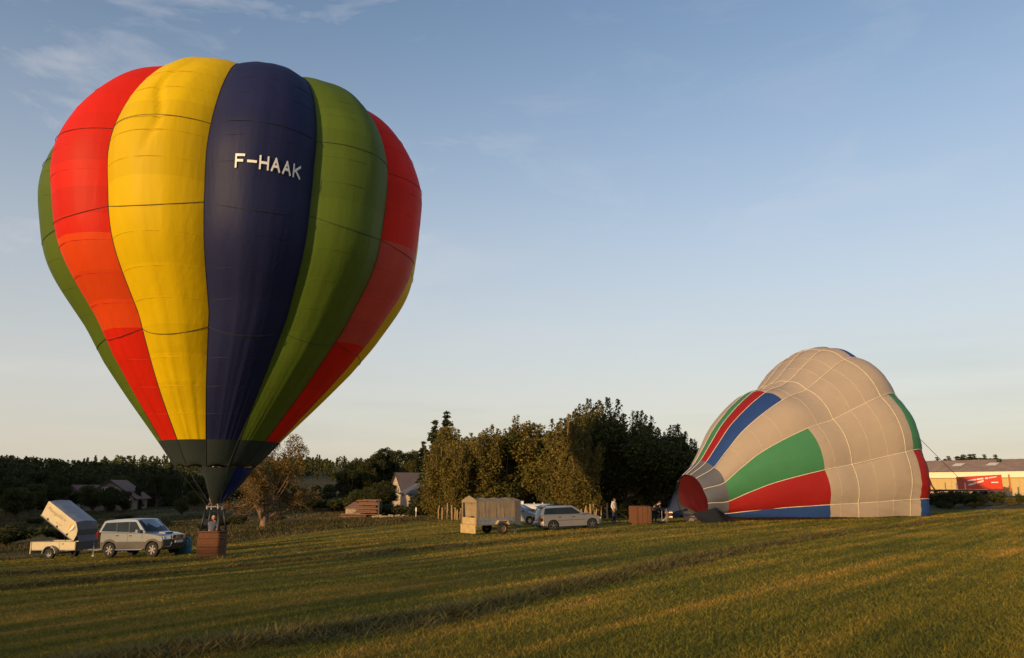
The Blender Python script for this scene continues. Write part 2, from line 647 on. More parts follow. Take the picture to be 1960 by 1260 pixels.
M['glass_rear'] = mat('pale_glass', (0.05, 0.07, 0.085), 0.06, 0.0, var=.3, scale=2, spec=.8)
M['lamp_clear'] = mat('clear_lamp', (0.62, 0.60, 0.55), 0.12, .3, coat=.6)
M['lamp_red'] = mat('red_lamp', (0.14, 0.006, 0.006), 0.2, coat=.5)
M['lamp_amber'] = mat('amber_reflector', (0.75, 0.22, 0.02), 0.3)
M['plate'] = mat('number_plate', (0.55, 0.48, 0.45), 0.5)
M['trailer_side'] = mat('cream_trailer_panel', (0.47, 0.40, 0.27), 0.42, 0.15, var=.06, scale=3)
M['cover'] = mat('pale_cover_cloth', (0.50, 0.43, 0.29), 0.38, var=.08, scale=2.5, bump=.25, bscale=4, spec=.6)
M['cover_top'] = mat('grey_cover_cloth', (0.30, 0.31, 0.34), 0.5, var=.08, scale=2.5, bump=.3, bscale=5)
M['cover_front'] = mat('shaded_cover_cloth', (0.10, 0.10, 0.11), 0.55, var=.1)  # pale cover darkened, shade of the front faces painted into the colour
M['print'] = mat('brown_print', (0.26, 0.17, 0.09), 0.6)
M['print_orange'] = mat('orange_print', (0.72, 0.33, 0.03), 0.6)
M['print_grey'] = mat('grey_print', (0.22, 0.21, 0.22), 0.6)
M['print_white'] = mat('white_print', (0.75, 0.72, 0.68), 0.6)
M['print_red'] = mat('red_print', (0.4, 0.05, 0.05), 0.6)
M['canvas'] = mat('tan_canvas', (0.32, 0.235, 0.145), 0.85, var=.12, scale=3, bump=.3, bscale=25, trans=.12)
M['canvas_grey'] = mat('grey_canvas', (0.11, 0.10, 0.095), 0.85, var=.1)
M['plywood'] = mat('plywood', (0.46, 0.33, 0.16), 0.7, var=.15, scale=4)
M['rust'] = mat('rusty_rim', (0.28, 0.15, 0.07), 0.6, .3, var=.3, scale=15)
M['teal'] = mat('teal_fabric', (0.02, 0.11, 0.15), 0.7)
M['tank'] = mat('white_tank_paint', (0.70, 0.68, 0.64), 0.4, var=.05)
M['skin'] = mat('skin', (0.55, 0.27, 0.17), 0.55, var=.06)
M['skin_red'] = mat('sunburnt_skin', (0.52, 0.17, 0.12), 0.55, var=.06)
M['hair'] = mat('dark_brown_hair', (0.05, 0.022, 0.012), 0.7)
M['hair_grey'] = mat('grey_hair', (0.42, 0.42, 0.42), 0.7)
M['hoodie'] = mat('cream_cotton', (0.62, 0.52, 0.38), 0.9, var=.08, scale=8, bump=.3, bscale=14)
M['jeans'] = mat('dark_denim', (0.022, 0.026, 0.045), 0.9, bump=.2)
M['shirt_blue'] = mat('slate_blue_shirt', (0.10, 0.12, 0.17), 0.9, bump=.2)
M['dark_cloth'] = mat('black_jacket', (0.016, 0.015, 0.018), 0.9, bump=.2)
M['bark'] = mat('bark', (0.085, 0.058, 0.04), 0.9, var=.35, scale=5, bump=.6, bscale=12)
M['bark_pale'] = mat('pale_bark', (0.19, 0.12, 0.065), 0.9, var=.3, scale=5, bump=.5, bscale=12)
M['post_wood'] = mat('weathered_post', (0.34, 0.22, 0.10), 0.85, var=.25, scale=8, bump=.4)
M['log'] = mat('log_bark', (0.17, 0.09, 0.058), 0.9, var=.35, scale=6, bump=.5, bscale=14)
M['log_end'] = mat('sawn_log_end', (0.10, 0.06, 0.04), 0.85, var=.3, scale=10)
M['stone'] = mat('rubble_stone', (0.34, 0.27, 0.19), 0.9, var=.25, scale=5, bump=.6, bscale=8)
M['render'] = mat('lime_render', (0.42, 0.32, 0.22), 0.9, var=.14, scale=1.2, bump=.3, bscale=8)
M['dim_wall'] = mat('grey_brown_render', (0.20, 0.155, 0.12), 0.9, var=.15, scale=1.2, bump=.3, bscale=8)
M['slate'] = mat('slate_roof', (0.115, 0.085, 0.08), 0.75, var=.2, scale=3, bump=.4, bscale=10)
M['slate_grey'] = mat('grey_slate_roof', (0.10, 0.095, 0.10), 0.75, var=.2, scale=3, bump=.4, bscale=10)
M['tile'] = mat('brown_tile_roof', (0.17, 0.085, 0.065), 0.8, var=.2, scale=3, bump=.4, bscale=10)
M['shutter'] = mat('brown_shutter', (0.11, 0.055, 0.03), 0.7)
M['timber_dark'] = mat('dark_timber', (0.055, 0.03, 0.022), 0.7)
M['white_paint'] = mat('white_paint', (0.78, 0.74, 0.66), 0.6, var=.05)
M['fascia'] = mat('cream_fascia', (0.80, 0.72, 0.52), 0.55, var=.04)
M['cladding'] = mat('ochre_cladding', (0.52, 0.37, 0.15), 0.6, var=.06)
M['shed_roof'] = mat('fibre_cement_roof', (0.34, 0.215, 0.14), 0.85, var=.2, scale=.7, bump=.3, bscale=4)
M['red_paint'] = mat('red_truck_paint', (0.62, 0.055, 0.02), 0.45, var=.08, coat=.2)
M['rust_paint'] = mat('rust_red_frame', (0.14, 0.035, 0.025), 0.6, var=.2)
M['orange_paint'] = mat('orange_post_paint', (0.50, 0.13, 0.02), 0.6, var=.2)
M['rope'] = mat('grey_rope', (0.05, 0.05, 0.05), 0.8)
M['asphalt'] = mat('asphalt', (0.075, 0.078, 0.085), 0.9, var=.15, scale=2)
M['leaf_gold'] = leaf_mat('golden_foliage', (0.128, 0.106, 0.024), (0.205, 0.155, 0.034))
M['leaf_olive'] = leaf_mat('olive_foliage', (0.080, 0.080, 0.020), (0.135, 0.120, 0.030))
M['leaf_dark'] = leaf_mat('dark_foliage', (0.036, 0.042, 0.014), (0.070, 0.070, 0.020), .35)
M['leaf_mid'] = leaf_mat('green_foliage', (0.050, 0.058, 0.015), (0.092, 0.090, 0.022), .4)
M['needle'] = leaf_mat('conifer_needles', (0.026, 0.034, 0.015), (0.056, 0.058, 0.022), .15)
M['leaf_rust'] = leaf_mat('rust_foliage', (0.125, 0.080, 0.018), (0.20, 0.125, 0.028), .35)
M['hay'] = leaf_mat('cut_hay', (0.115, 0.098, 0.024), (0.21, 0.155, 0.038), .2, 1.2)
M['grass_blade'] = None

# ------------------------------------------------------------------ ground


def ground_colour(nt):
    """mown field: green with straw-coloured patches and faint swath lines; rough meadow where 'meadow' is 1"""
    ge = nd(nt, 'ShaderNodeNewGeometry')
    rot = nd(nt, 'ShaderNodeVectorRotate', rotation_type='Z_AXIS')
    rot.inputs['Angle'].default_value = -math.atan2(0.78, 0.62)
    nt.links.new(ge.outputs['Position'], rot.inputs['Vector'])
    mp = nd(nt, 'ShaderNodeMapping')
    mp.inputs['Scale'].default_value = (0.05, 1.0, 0.2)
    nt.links.new(rot.outputs[0], mp.inputs[0])
    st = nd(nt, 'ShaderNodeTexNoise')
    st.inputs['Scale'].default_value = 1.1
    st.inputs['Detail'].default_value = 6
    st.inputs['Roughness'].default_value = 0.6
    nt.links.new(mp.outputs[0], st.inputs['Vector'])
    big = nd(nt, 'ShaderNodeTexNoise')
    big.inputs['Scale'].default_value = 0.22
    big.inputs['Detail'].default_value = 7
    big.inputs['Roughness'].default_value = 0.65
    nt.links.new(ge.outputs['Position'], big.inputs['Vector'])
    fine = nd(nt, 'ShaderNodeTexNoise')
    fine.inputs['Scale'].default_value = 9.0
    fine.inputs['Detail'].default_value = 6
    fine.inputs['Roughness'].default_value = 0.75
    nt.links.new(ge.outputs['Position'], fine.inputs['Vector'])
    a = nd(nt, 'ShaderNodeMath', operation='MULTIPLY_ADD')
    nt.links.new(st.outputs[0], a.inputs[0])
    a.inputs[1].default_value = 2.0
    nt.links.new(big.outputs[0], a.inputs[2])
    b = nd(nt, 'ShaderNodeMath', operation='ADD')
    nt.links.new(a.outputs[0], b.inputs[0])
    nt.links.new(fine.outputs[0], b.inputs[1])
    r = nd(nt, 'ShaderNodeMapRange')
    r.inputs['From Min'].default_value = 1.74
    r.inputs['From Max'].default_value = 2.34
    nt.links.new(b.outputs[0], r.inputs['Value'])
    cr = nd(nt, 'ShaderNodeValToRGB')
    e = cr.color_ramp.elements
    e[0].position = 0.0
    e[0].color = (0.088, 0.092, 0.012, 1)
    e[1].position = 1.0
    e[1].color = (0.34, 0.20, 0.036, 1)
    k = e.new(0.45)
    k.color = (0.160, 0.136, 0.016, 1)
    k = e.new(0.75)
    k.color = (0.245, 0.168, 0.022, 1)
    nt.links.new(r.outputs[0], cr.inputs[0])
    cm = nd(nt, 'ShaderNodeValToRGB')
    e = cm.color_ramp.elements
    e[0].position = 0.0
    e[0].color = (0.040, 0.040, 0.013, 1)
    e[1].position = 1.0
    e[1].color = (0.150, 0.098, 0.042, 1)
    k = e.new(0.5)
    k.color = (0.080, 0.066, 0.024, 1)
    nt.links.new(r.outputs[0], cm.inputs[0])
    at_ = nd(nt, 'ShaderNodeAttribute', attribute_name='meadow')
    mx = nd(nt, 'ShaderNodeMix', data_type='RGBA')
    nt.links.new(at_.outputs['Fac'], mx.inputs[0])
    nt.links.new(cr.outputs[0], mx.inputs[6])
    nt.links.new(cm.outputs[0], mx.inputs[7])
    return mx.outputs[2], fine.outputs[0], ge


def make_ground_mat():
    m, nt, out = new_mat('field_grass')
    c, fine, ge = ground_colour(nt)
    pr = nd(nt, 'ShaderNodeBsdfPrincipled')
    nt.links.new(c, pr.inputs['Base Color'])
    pr.inputs['Roughness'].default_value = 0.95
    pr.inputs['Specular IOR Level'].default_value = 0.1
    n2 = nd(nt, 'ShaderNodeTexNoise')
    n2.inputs['Scale'].default_value = 3.5
    n2.inputs['Detail'].default_value = 9
    n2.inputs['Roughness'].default_value = 0.8
    nt.links.new(ge.outputs['Position'], n2.inputs['Vector'])
    bp = nd(nt, 'ShaderNodeBump')
    bp.inputs['Strength'].default_value = 0.9
    bp.inputs['Distance'].default_value = 0.09
    nt.links.new(n2.outputs[0], bp.inputs['Height'])
    nt.links.new(bp.outputs[0], pr.inputs['Normal'])
    nt.links.new(pr.outputs[0], out.inputs[0])
    return m


def make_blade_mat():
    m, nt, out = new_mat('grass_blades')
    c, fine, ge = ground_colour(nt)
    at_ = nd(nt, 'ShaderNodeAttribute', attribute_name='tint')
    mr = nd(nt, 'ShaderNodeMapRange')
    mr.inputs['To Min'].default_value = 0.7
    mr.inputs['To Max'].default_value = 1.75
    nt.links.new(at_.outputs['Fac'], mr.inputs['Value'])
    hs = nd(nt, 'ShaderNodeHueSaturation')
    nt.links.new(mr.outputs[0], hs.inputs['Value'])
    nt.links.new(c, hs.inputs['Color'])
    pr = nd(nt, 'ShaderNodeBsdfPrincipled')
    nt.links.new(hs.outputs[0], pr.inputs['Base Color'])
    pr.inputs['Roughness'].default_value = 0.7
    pr.inputs['Specular IOR Level'].default_value = 0.2
    tl = nd(nt, 'ShaderNodeBsdfTranslucent')
    nt.links.new(hs.outputs[0], tl.inputs[0])
    ms = nd(nt, 'ShaderNodeMixShader')
    ms.inputs[0].default_value = 0.3
    nt.links.new(pr.outputs[0], ms.inputs[1])
    nt.links.new(tl.outputs[0], ms.inputs[2])
    nt.links.new(ms.outputs[0], out.inputs[0])
    return m


M['ground'] = make_ground_mat()
M['blade'] = make_blade_mat()

# far edge of the mown field, as depth against bearing x/y
EDGE = [at(*q) for q in ((-500, 1100), (-100, 1082), (60, 1071), (250, 1055), (430, 1042), (640, 1016), (760, 1006))]
EDGE_B = [p.x / p.y for p in EDGE] + [-0.06, 0.1, 0.3, 0.55, 0.66, 0.9]
EDGE_Y = [p.y for p in EDGE] + [78, 76, 76, 76, 76, 70]


def meadow_mask(x, y):
    b = x / np.maximum(y, 1)
    e = np.interp(b, EDGE_B, EDGE_Y)
    m = np.clip((y - e) / 3.0, 0, 1)
    return np.where(y > 3, m, 0)


t = np.linspace(-1, 1, 380)
gx = 12 * np.sinh(t * 6.2)
gy = 24 + 12 * np.sinh(np.linspace(-0.62, 1, 400) * 6.4)
GX, GY = np.meshgrid(gx, gy)
GZ = np.vstack([gzv(GX[i], GY[i])[None] for i in range(len(gy))])
vv = np.stack([GX.ravel(), GY.ravel(), GZ.ravel()], -1)
nx, ny = len(gx), len(gy)
ii, jj = np.meshgrid(np.arange(nx - 1), np.arange(ny - 1))
a0 = (jj * nx + ii).ravel()
quads = np.stack([a0, a0 + 1, a0 + nx + 1, a0 + nx], -1)
me = fast_mesh('ground', vv, quads, M['ground'])
att = me.attributes.new('meadow', 'FLOAT', 'POINT')
att.data.foreach_set('value', meadow_mask(vv[:, 0], vv[:, 1]).astype(np.float32))
me.polygons.foreach_set('use_smooth', np.ones(len(quads), dtype=bool))
ground = link('ground', me)
tag(ground, 'mown hay field sloping into a rough meadow', kind='structure')


def scatter_blades(name, x, y, h, w, lean, label, material, dz=-0.01, meadow=None, z=None):
    n = len(x)
    z = gzv(x, y) + dz if z is None else z
    an = RNG.uniform(0, 2 * np.pi, n)
    la = RNG.uniform(0, 2 * np.pi, n)
    dx, dy = np.cos(an) * w, np.sin(an) * w
    tipx, tipy = x + np.cos(la) * lean * h, y + np.sin(la) * lean * h
    v = np.empty((n, 3, 3))
    v[:, 0] = np.stack([x - dx, y - dy, z], -1)
    v[:, 1] = np.stack([x + dx, y + dy, z], -1)
    v[:, 2] = np.stack([tipx, tipy, z + h], -1)
    tri = np.arange(n * 3).reshape(n, 3)
    tint = np.repeat(RNG.uniform(0, 1, n), 3)
    me = fast_mesh(name, v.reshape(-1, 3), tri, material, uvattr=tint)
    if meadow is not None:
        a = me.attributes.new('meadow', 'FLOAT', 'POINT')
        a.data.foreach_set('value', np.repeat(meadow, 3).astype(np.float32))
    o = link(name, me)
    tag(o, label, kind='stuff')
    return o


n = 640000
yb = 5.5 * (96 / 5.5) ** (RNG.uniform(0, 1, n) ** 1.05)
xb = yb * RNG.uniform(-0.74, 0.74, n)
patch = np.array([mnoise.noise((float(x_) * .35, float(y_) * .35, 0.0)) for x_, y_ in zip(xb[::20], yb[::20])])
patch = np.repeat(patch, 20)[:n]
keep = RNG.uniform(0, 1, n) < np.clip(0.75 + patch * 0.9, 0.2, 1)
xb, yb = xb[keep], yb[keep]
edge_ok = meadow_mask(xb, yb) < .5
xb, yb = xb[edge_ok], yb[edge_ok]
hb = RNG.uniform(0.015, 0.052, len(xb)) * (1 + 0.012 * yb)
scatter_blades('grass', xb, yb, hb, 0.003 + 0.00050 * yb, RNG.uniform(0.3, 1.7, len(xb)),
               'short mown grass covering the near field', M['blade'])
# rough meadow grass beyond the field edge
n = 170000
yb = 38 * (180 / 38) ** RNG.uniform(0, 1, n)
xb = yb * RNG.uniform(-0.72, 0.06, n)
mm = meadow_mask(xb, yb)
ok = mm > 0.3
xb, yb = xb[ok], yb[ok]
clump = np.array([mnoise.noise((float(x_) * .12, float(y_) * .05, 3.0)) for x_, y_ in zip(xb, yb)])
hb = np.clip(RNG.uniform(0.06, 0.24, len(xb)) * (1 + 1.8 * clump), 0.03, 0.6)
scatter_blades('meadow_grass', xb, yb, hb, 0.008 + 0.0007 * yb, RNG.uniform(0.2, .9, len(xb)),
               'long dry grass of the meadow below the field', M['blade'], meadow=np.ones(len(xb)))

# --- hay windrows: low heaped strips lying on the field
WR = [
    ([(120, 1285), (280, 1258), (410, 1236), (560, 1226), (700, 1207), (850, 1182), (980, 1150), (1110, 1120), (1240, 1091),
      (1400, 1056), (1600, 1021), (1800, 998), (1940, 985)], 1.35, 0.07, 46000),
    ([(-120, 1140), (-10, 1130), (100, 1120), (190, 1112), (300, 1101), (480, 1082), (650, 1066), (900, 1045), (1100, 1023),
      (1250, 1013), (1450, 1004)], 1.3, 0.07, 16000),
    ([(-80, 1106), (30, 1099), (100, 1097), (250, 1079), (420, 1071), (600, 1051), (760, 1036), (880, 1028)], 1.1, 0.06, 6000),
    ([(-80, 1076), (10, 1071), (80, 1069)], 0.9, 0.16, 1500),
    ([(560, 1012), (700, 1006), (820, 999), (880, 998)], 1.0, 0.16, 1500),
]
for line, wid, hgt, nb in WR:
    ps = [at(*q) for q in line]
    seg = [0.0]
    for p_, q_ in zip(ps, ps[1:]):
        seg.append(seg[-1] + (q_ - p_).length)
    L = seg[-1]
    ns = int(L / 0.35) + 2
    s_ = np.linspace(0, L, ns)
    cx = np.interp(s_, seg, [p.x for p in ps])
    cy = np.interp(s_, seg, [p.y for p in ps])
    for _ in range(6):
        cx[1:-1] = (cx[:-2] + cx[1:-1] * 2 + cx[2:]) / 4
        cy[1:-1] = (cy[:-2] + cy[1:-1] * 2 + cy[2:]) / 4
    tx, ty = np.gradient(cx), np.gradient(cy)
    ll = np.hypot(tx, ty)
    nxn, nyn = -ty / ll, tx / ll
    NC = 11
    V = np.empty((ns, NC, 3))
    lump = np.array([mnoise.noise((float(a) * .55, wid * 7, 0.3)) for a in s_])
    lump2 = np.array([mnoise.noise((float(a) * .17, wid * 3, 5.3)) for a in s_])
    for k in range(NC):
        u = -1 + 2 * k / (NC - 1)
        wob = np.array([mnoise.noise((float(a) * 1.1, k * .7, wid)) for a in s_])
        w = wid * 0.5 * (1 + 0.35 * lump + 0.3 * lump2)
        V[:, k, 0] = cx + nxn * w * u * (1 + 0.25 * wob)
        V[:, k, 1] = cy + nyn * w * u * (1 + 0.25 * wob)
        V[:, k, 2] = gzv(V[:, k, 0], V[:, k, 1]) - 0.02 + hgt * np.interp(s_ / L, [0, .4, .6, 1], [1.1, .9, .45, .4]) * max(0, (1 - u * u)) ** 1.2 * np.clip(0.8 + 0.8 * lump + 0.5 * lump2, 0.12, 2) * (1 + .5 * wob)
    ii, jj = np.meshgrid(np.arange(NC - 1), np.arange(ns - 1))
    a0 = (jj * NC + ii).ravel()
    qd = np.stack([a0, a0 + 1, a0 + NC + 1, a0 + NC], -1)
    tri = np.concatenate([qd[:, [0, 1, 2]], qd[:, [0, 2, 3]]])
    vert = V.reshape(-1, 3)
    tint = RNG.uniform(0.35, .85, len(vert))
    # loose straws over the heap
    fi = np.clip((RNG.uniform(0, 1, nb) ** 1.7) * (ns - 2), 0, ns - 2)
    i0 = fi.astype(int)
    uu = RNG.normal(0, 0.6, nb)
    ki = np.clip(((uu + 1) / 2 * (NC - 1)), 0, NC - 1.01)
    k0 = ki.astype(int)
    base = V[i0, k0] * (1 - (ki - k0))[:, None] + V[i0, k0 + 1] * (ki - k0)[:, None]
    base = base + (V[i0 + 1, k0] - V[i0, k0]) * (fi - i0)[:, None]
    base[:, :2] += RNG.normal(0, .04, (nb, 2))
    dist = np.maximum(base[:, 1], 5)
    an = RNG.uniform(0, 2 * np.pi, nb)
    ln = RNG.uniform(0.08, 0.26, nb)
    d = np.stack([np.cos(an), np.sin(an), RNG.uniform(-.1, .75, nb)], -1)
    sd = np.stack([-np.sin(an), np.cos(an), RNG.uniform(-.5, .5, nb)], -1) * (0.004 + 0.0006 * dist)[:, None]
    sv = np.empty((nb, 3, 3))
    sv[:, 0] = base - sd
    sv[:, 1] = base + sd
    sv[:, 2] = base + d * ln[:, None]
    o0 = len(vert)
    vert = np.concatenate([vert, sv.reshape(-1, 3)])
    tri = np.concatenate([tri, np.arange(nb * 3).reshape(nb, 3) + o0])
    tint = np.concatenate([tint, np.repeat(RNG.uniform(0, 1, nb), 3)])
    o = link('hay_windrow', fast_mesh('hay_windrow', vert, tri, M['hay'], uvattr=tint))
    tag(o, 'raked row of drying cut hay across the field', kind='stuff')

# --- lane to the farm, a pale strip between meadow and hedge
rb = MB()
lane = [(700, 1000.5), (760, 995), (815, 992.2), (860, 991)]
for (p0, p1) in zip(lane, lane[1:]):
    a_, b_ = gp(p0[0], 92 + (p0[0] - 700) * .03, .03), gp(p1[0], 92 + (p1[0] - 700) * .03, .03)
    c_, d_ = gp(p1[0], 97 + (p1[0] - 700) * .03, .05), gp(p0[0], 95 + (p0[0] - 700) * .03, .05)
    rb.add([a_, b_, c_, d_], [(0, 1, 2, 3)])
tag(rb.build('lane', M['asphalt']), 'grey asphalt lane passing the farmhouse', kind='structure')

# ------------------------------------------------------------------ standing balloon
def cubic(k, v, t):
    k = np.asarray(k, float)
    v = np.asarray(v, float)
    h = np.diff(k)
    d = np.diff(v) / h
    m = np.zeros_like(v)
    m[1:-1] = (d[:-1] + d[1:]) / 2
    m[0], m[-1] = d[0], d[-1]
    i = np.clip(np.searchsorted(k, t) - 1, 0, len(k) - 2)
    u = (t - k[i]) / h[i]
    return ((2 * u ** 3 - 3 * u ** 2 + 1) * v[i] + (u ** 3 - 2 * u ** 2 + u) * h[i] * m[i]
            + (-2 * u ** 3 + 3 * u ** 2) * v[i + 1] + (u ** 3 - u ** 2) * h[i] * m[i + 1])


BX, BY = -14.36, 37.4
BZ = gz(BX, BY)
balloon = empty('hot_air_balloon', (BX, BY, BZ), 0,
                'upright inflated hot air balloon with red, yellow, navy and green gores over a wicker basket', 'hot air balloon')
B_ZB, B_ZT = 2.456, 21.365
B_R = [1.802, 4.195, 6.06, 7.589, 8.111, 8.232, 7.781, 7.017, 6.04, 4.688, 2.765, 0.0]
# knots run along the meridian from mouth to crown
B_K = np.linspace(0, 1, 12)
B_RAD = B_R


def b_surf(t, ph, q, out=0.0):
    """points on the envelope, relative to the balloon's base; t along meridian, ph bearing (rad), q place inside a gore"""
    zz = 1 - (1 - t) ** 2
    z = B_ZB + (B_ZT - B_ZB) * zz - BZ
    r = cubic(B_K, B_RAD, t)
    dx = np.interp(zz, [0, .33, .66, 1], [.258, .947, .776, 1.047])
    lob = 1 + 0.10 * 4 * q * (1 - q) * np.clip(zz / .25, 0, 1)
    rr = r * lob + out
    return np.stack([dx + rr * np.sin(ph), -rr * np.cos(ph), z + out * np.clip((zz - .5) * 2, 0, 1)], -1)


def b_phi(j, q, t):
    return np.radians(7.0 + 3.5 * t + 30 * (j + q))


B_COL = {0: ['blue'], 1: ['green'], 2: ['red', 'orange'], 3: ['yellow']}


def t_of_z(zw):
    return 1 - math.sqrt(1 - (zw - B_ZB) / (B_ZT - B_ZB))


T_HEM = t_of_z(3.63)
TAPES = [t_of_z(z) for z in (16.1, 12.8, 8.13)]
DIP = [0.05, 0.42, 0.38]
SEAMS = [t_of_z(z) for z in (18.6, 17.6, 15.44, 14.33, 11.47, 10.23, 9.11, 6.91, 5.8, 4.7)]


def grid_faces(a, b):
    return [(i * b + k, i * b + k + 1, (i + 1) * b + k + 1, (i + 1) * b + k) for i in range(a - 1) for k in range(b - 1)]


NT, NQ = 96, 33
for j in range(12):
    kind = j % 4
    tt = np.concatenate([np.linspace(T_HEM, 0.90, NT - 10), np.linspace(0.91, 0.9995, 10)])
    qq = np.linspace(0, 1, NQ)
    TT, QQ = np.meshgrid(tt, qq, indexing='ij')
    ph = b_phi(j, QQ, TT)
    # cloth is not perfectly taut: shallow creases along the gore, stronger low down
    cre = np.array([[mnoise.noise((float(q) * 6 + j * 9, float(a) * 2.2, j * 1.7)) for q in qq] for a in tt])
    cre2 = np.array([[mnoise.noise((float(q) * 30 + j * 9, float(a) * 3.0, j * 3.7)) for q in qq] for a in tt])
    low = np.clip((0.45 - TT) / 0.35, 0, 1)
    out = (0.05 * cre + low * 0.045 * cre2) * np.sin(np.pi * QQ)
    if j == 11:      # the fold running down the upper part of the yellow gore facing the camera
        f = np.exp(-((QQ - 0.53 - 0.06 * np.sin(TT * 30)) / 0.03) ** 2) * np.exp(-((TT - 0.52) / 0.10) ** 2)
        f2 = np.exp(-((QQ - 0.48) / 0.12) ** 2) * np.exp(-((TT - 0.52) / 0.09) ** 2)
        out = out - 0.16 * f - 0.10 * f2
    pp = b_surf(TT, ph, QQ, out)
    mb = MB()
    mb.add(pp.reshape(-1, 3), grid_faces(len(tt), NQ))
    mats = [M[c] for c in B_COL[kind]]
    if kind == 2 and j != 10:
        mats[1] = M['red_faded']
    g = mb.build('gore', mats, balloon, smooth=True, fix=False)
    if kind == 2:
        ids = []
        for i in range(len(tt) - 1):
            for k in range(NQ - 1):
                a = tt[i]
                faded = TAPES[2] < a < TAPES[1]
                if j == 10 and a > t_of_z(11.75) and k > 3:
                    faded = False
                if j == 10 and a > t_of_z(12.0) and k > 10:
                    faded = False
                ids.append(1 if faded else 0)
        g.data.polygons.foreach_set('material_index', ids)
    g['label'] = {0: 'navy blue gore', 1: 'green gore', 2: 'red gore with a faded orange stretch', 3: 'yellow gore'}[kind]
    sm = MB()
    for ts in SEAMS:
        q2 = np.linspace(0.01, 0.99, 15)
        pl = b_surf(np.full(15, ts), b_phi(j, q2, ts), q2, 0.0)
        sm.tube(pl, 0.010, 4, cap=False)
    tag(sm.build('panel_seams', mats[0], g), kind='stuff')
    # hem of charcoal cloth between the coloured gore and the mouth
    th = np.linspace(0.0, T_HEM, 9)
    TT, QQ = np.meshgrid(th, qq, indexing='ij')
    pp = b_surf(TT, b_phi(j, QQ, TT), QQ, 0.03 * np.sin(np.pi * QQ))
    pp[0, :, 2] += 0.10 * np.sin(np.pi * qq)
    hb_ = MB()
    hb_.add(pp.reshape(-1, 3), grid_faces(9, NQ))
    hb_.build('hem_panel', M['nomex'], balloon, smooth=True, fix=False)
    vs = MB()
    ts = np.linspace(0.0, 0.97, 60)
    vs.tube(b_surf(ts, b_phi(j, 0.0, ts), np.zeros(60), 0.012), 0.020, 5, cap=False)
    vs.build('seam_tape', M['tape_dark'], balloon)
for ts in TAPES:
    zc = B_ZB + (B_ZT - B_ZB) * (1 - (1 - ts) ** 2)
    tb = MB()
    pl = []
    for j in range(12):
        q2 = np.linspace(0, 1, 13)[:-1]
        tq = np.array([t_of_z(zc - DIP[TAPES.index(ts)] * 4 * q * (1 - q)) for q in q2])
        pl.extend(b_surf(tq, b_phi(j, q2, tq), q2, 0.012 + 0.05 * np.sin(np.pi * q2) * 0.4))
    pl.append(pl[0])
    tb.tube(pl, 0.012, 4, cap=False)
    tb.build('load_tape', M['tape_dark'], balloon)

# registration letters on the navy gore, stroke by stroke
GLYPH = {'F': [((0, 0), (0, 1)), ((0, 1), (1, 1)), ((0, .52), (.8, .52))],
         '-': [((0, .5), (1, .5))],
         'H': [((0, 0), (0, 1)), ((1, 0), (1, 1)), ((0, .5), (1, .5))],
         'A': [((0, 0), (.5, 1)), ((1, 0), (.5, 1)), ((.2, .36), (.8, .36))],
         'K': [((0, 0), (0, 1)), ((1, 1), (.06, .42)), ((.3, .56), (1, 0))]}
Q0, Q1 = 0.265, 0.850
step = (Q1 - Q0) / 6
for i, ch in enumerate('F-HAAK'):
    lm = MB()
    for (x0, y0), (x1, y1) in GLYPH[ch]:
        n_ = 9
        d = np.array([(x1 - x0) * 0.48, (y1 - y0) * 0.47])
        L = np.hypot(*d)
        nn = np.array([-d[1], d[0]]) / L * 0.052
        ext = d / L * 0.05
        rows = []
        for k in range(n_):
            u = k / (n_ - 1)
            c = np.array([x0 * 0.48, y0 * 0.47]) + d * u + ext * (u * 2 - 1)
            for s_ in (-1, 1):
                uv = c + nn * s_
                q = Q0 + step * (i + 0.14) + uv[0] / 0.48 * step * 0.66
                tz = t_of_z(14.06 + uv[1])
                rows.append(b_surf(np.array([tz]), np.array([b_phi(0, q, tz)]), np.array([q]), 0.055)[0])
        lm.add(rows, [(2 * k, 2 * k + 1, 2 * k + 3, 2 * k + 2) for k in range(n_ - 1)])
    lm.build('registration_letter', M['white_letter'], balloon, fix=False)

# scoop below the mouth: charcoal cloth in front, blue on its right flank
for (d0, d1, mname, nm) in ((0, 52, 'nomex', 'scoop'), (52, 92, 'scoop_blue', 'scoop_flank'), (92, 170, 'nomex', 'scoop_back')):
    sb = MB()
    na, nz = 14, 10
    pts_ = []
    for i in range(nz):
        u = i / (nz - 1)
        for k in range(na):
            an = R(d0 + (d1 - d0) * k / (na - 1))
            rr = 1.74 * (1 - u) + 0.34 * u + 0.12 * math.sin(math.pi * u) * (1 if k not in (0, na - 1) else .4)
            pts_.append((0.26 * (1 - u) + 0.30 * u + rr * math.sin(an), -rr * math.cos(an), 2.50 - 0.08 * math.sin(math.pi * k / (na - 1)) * (1 - u) + (0.78 - 2.50) * u - BZ))
    sb.add(pts_, grid_faces(nz, na))
    sb.build(nm, M[mname], balloon, smooth=True, fix=False)


def rsq(hx, hy, r, z, n=6):
    """rounded rectangle ring"""
    o = []
    for (cx, cy, a0) in ((hx - r, hy - r, 0), (-hx + r, hy - r, 90), (-hx + r, -hy + r, 180), (hx - r, -hy + r, 270)):
        for k in range(n):
            a = R(a0 + 90 * k / (n - 1))
            o.append((cx + r * math.cos(a), cy + r * math.sin(a), z))
    return o


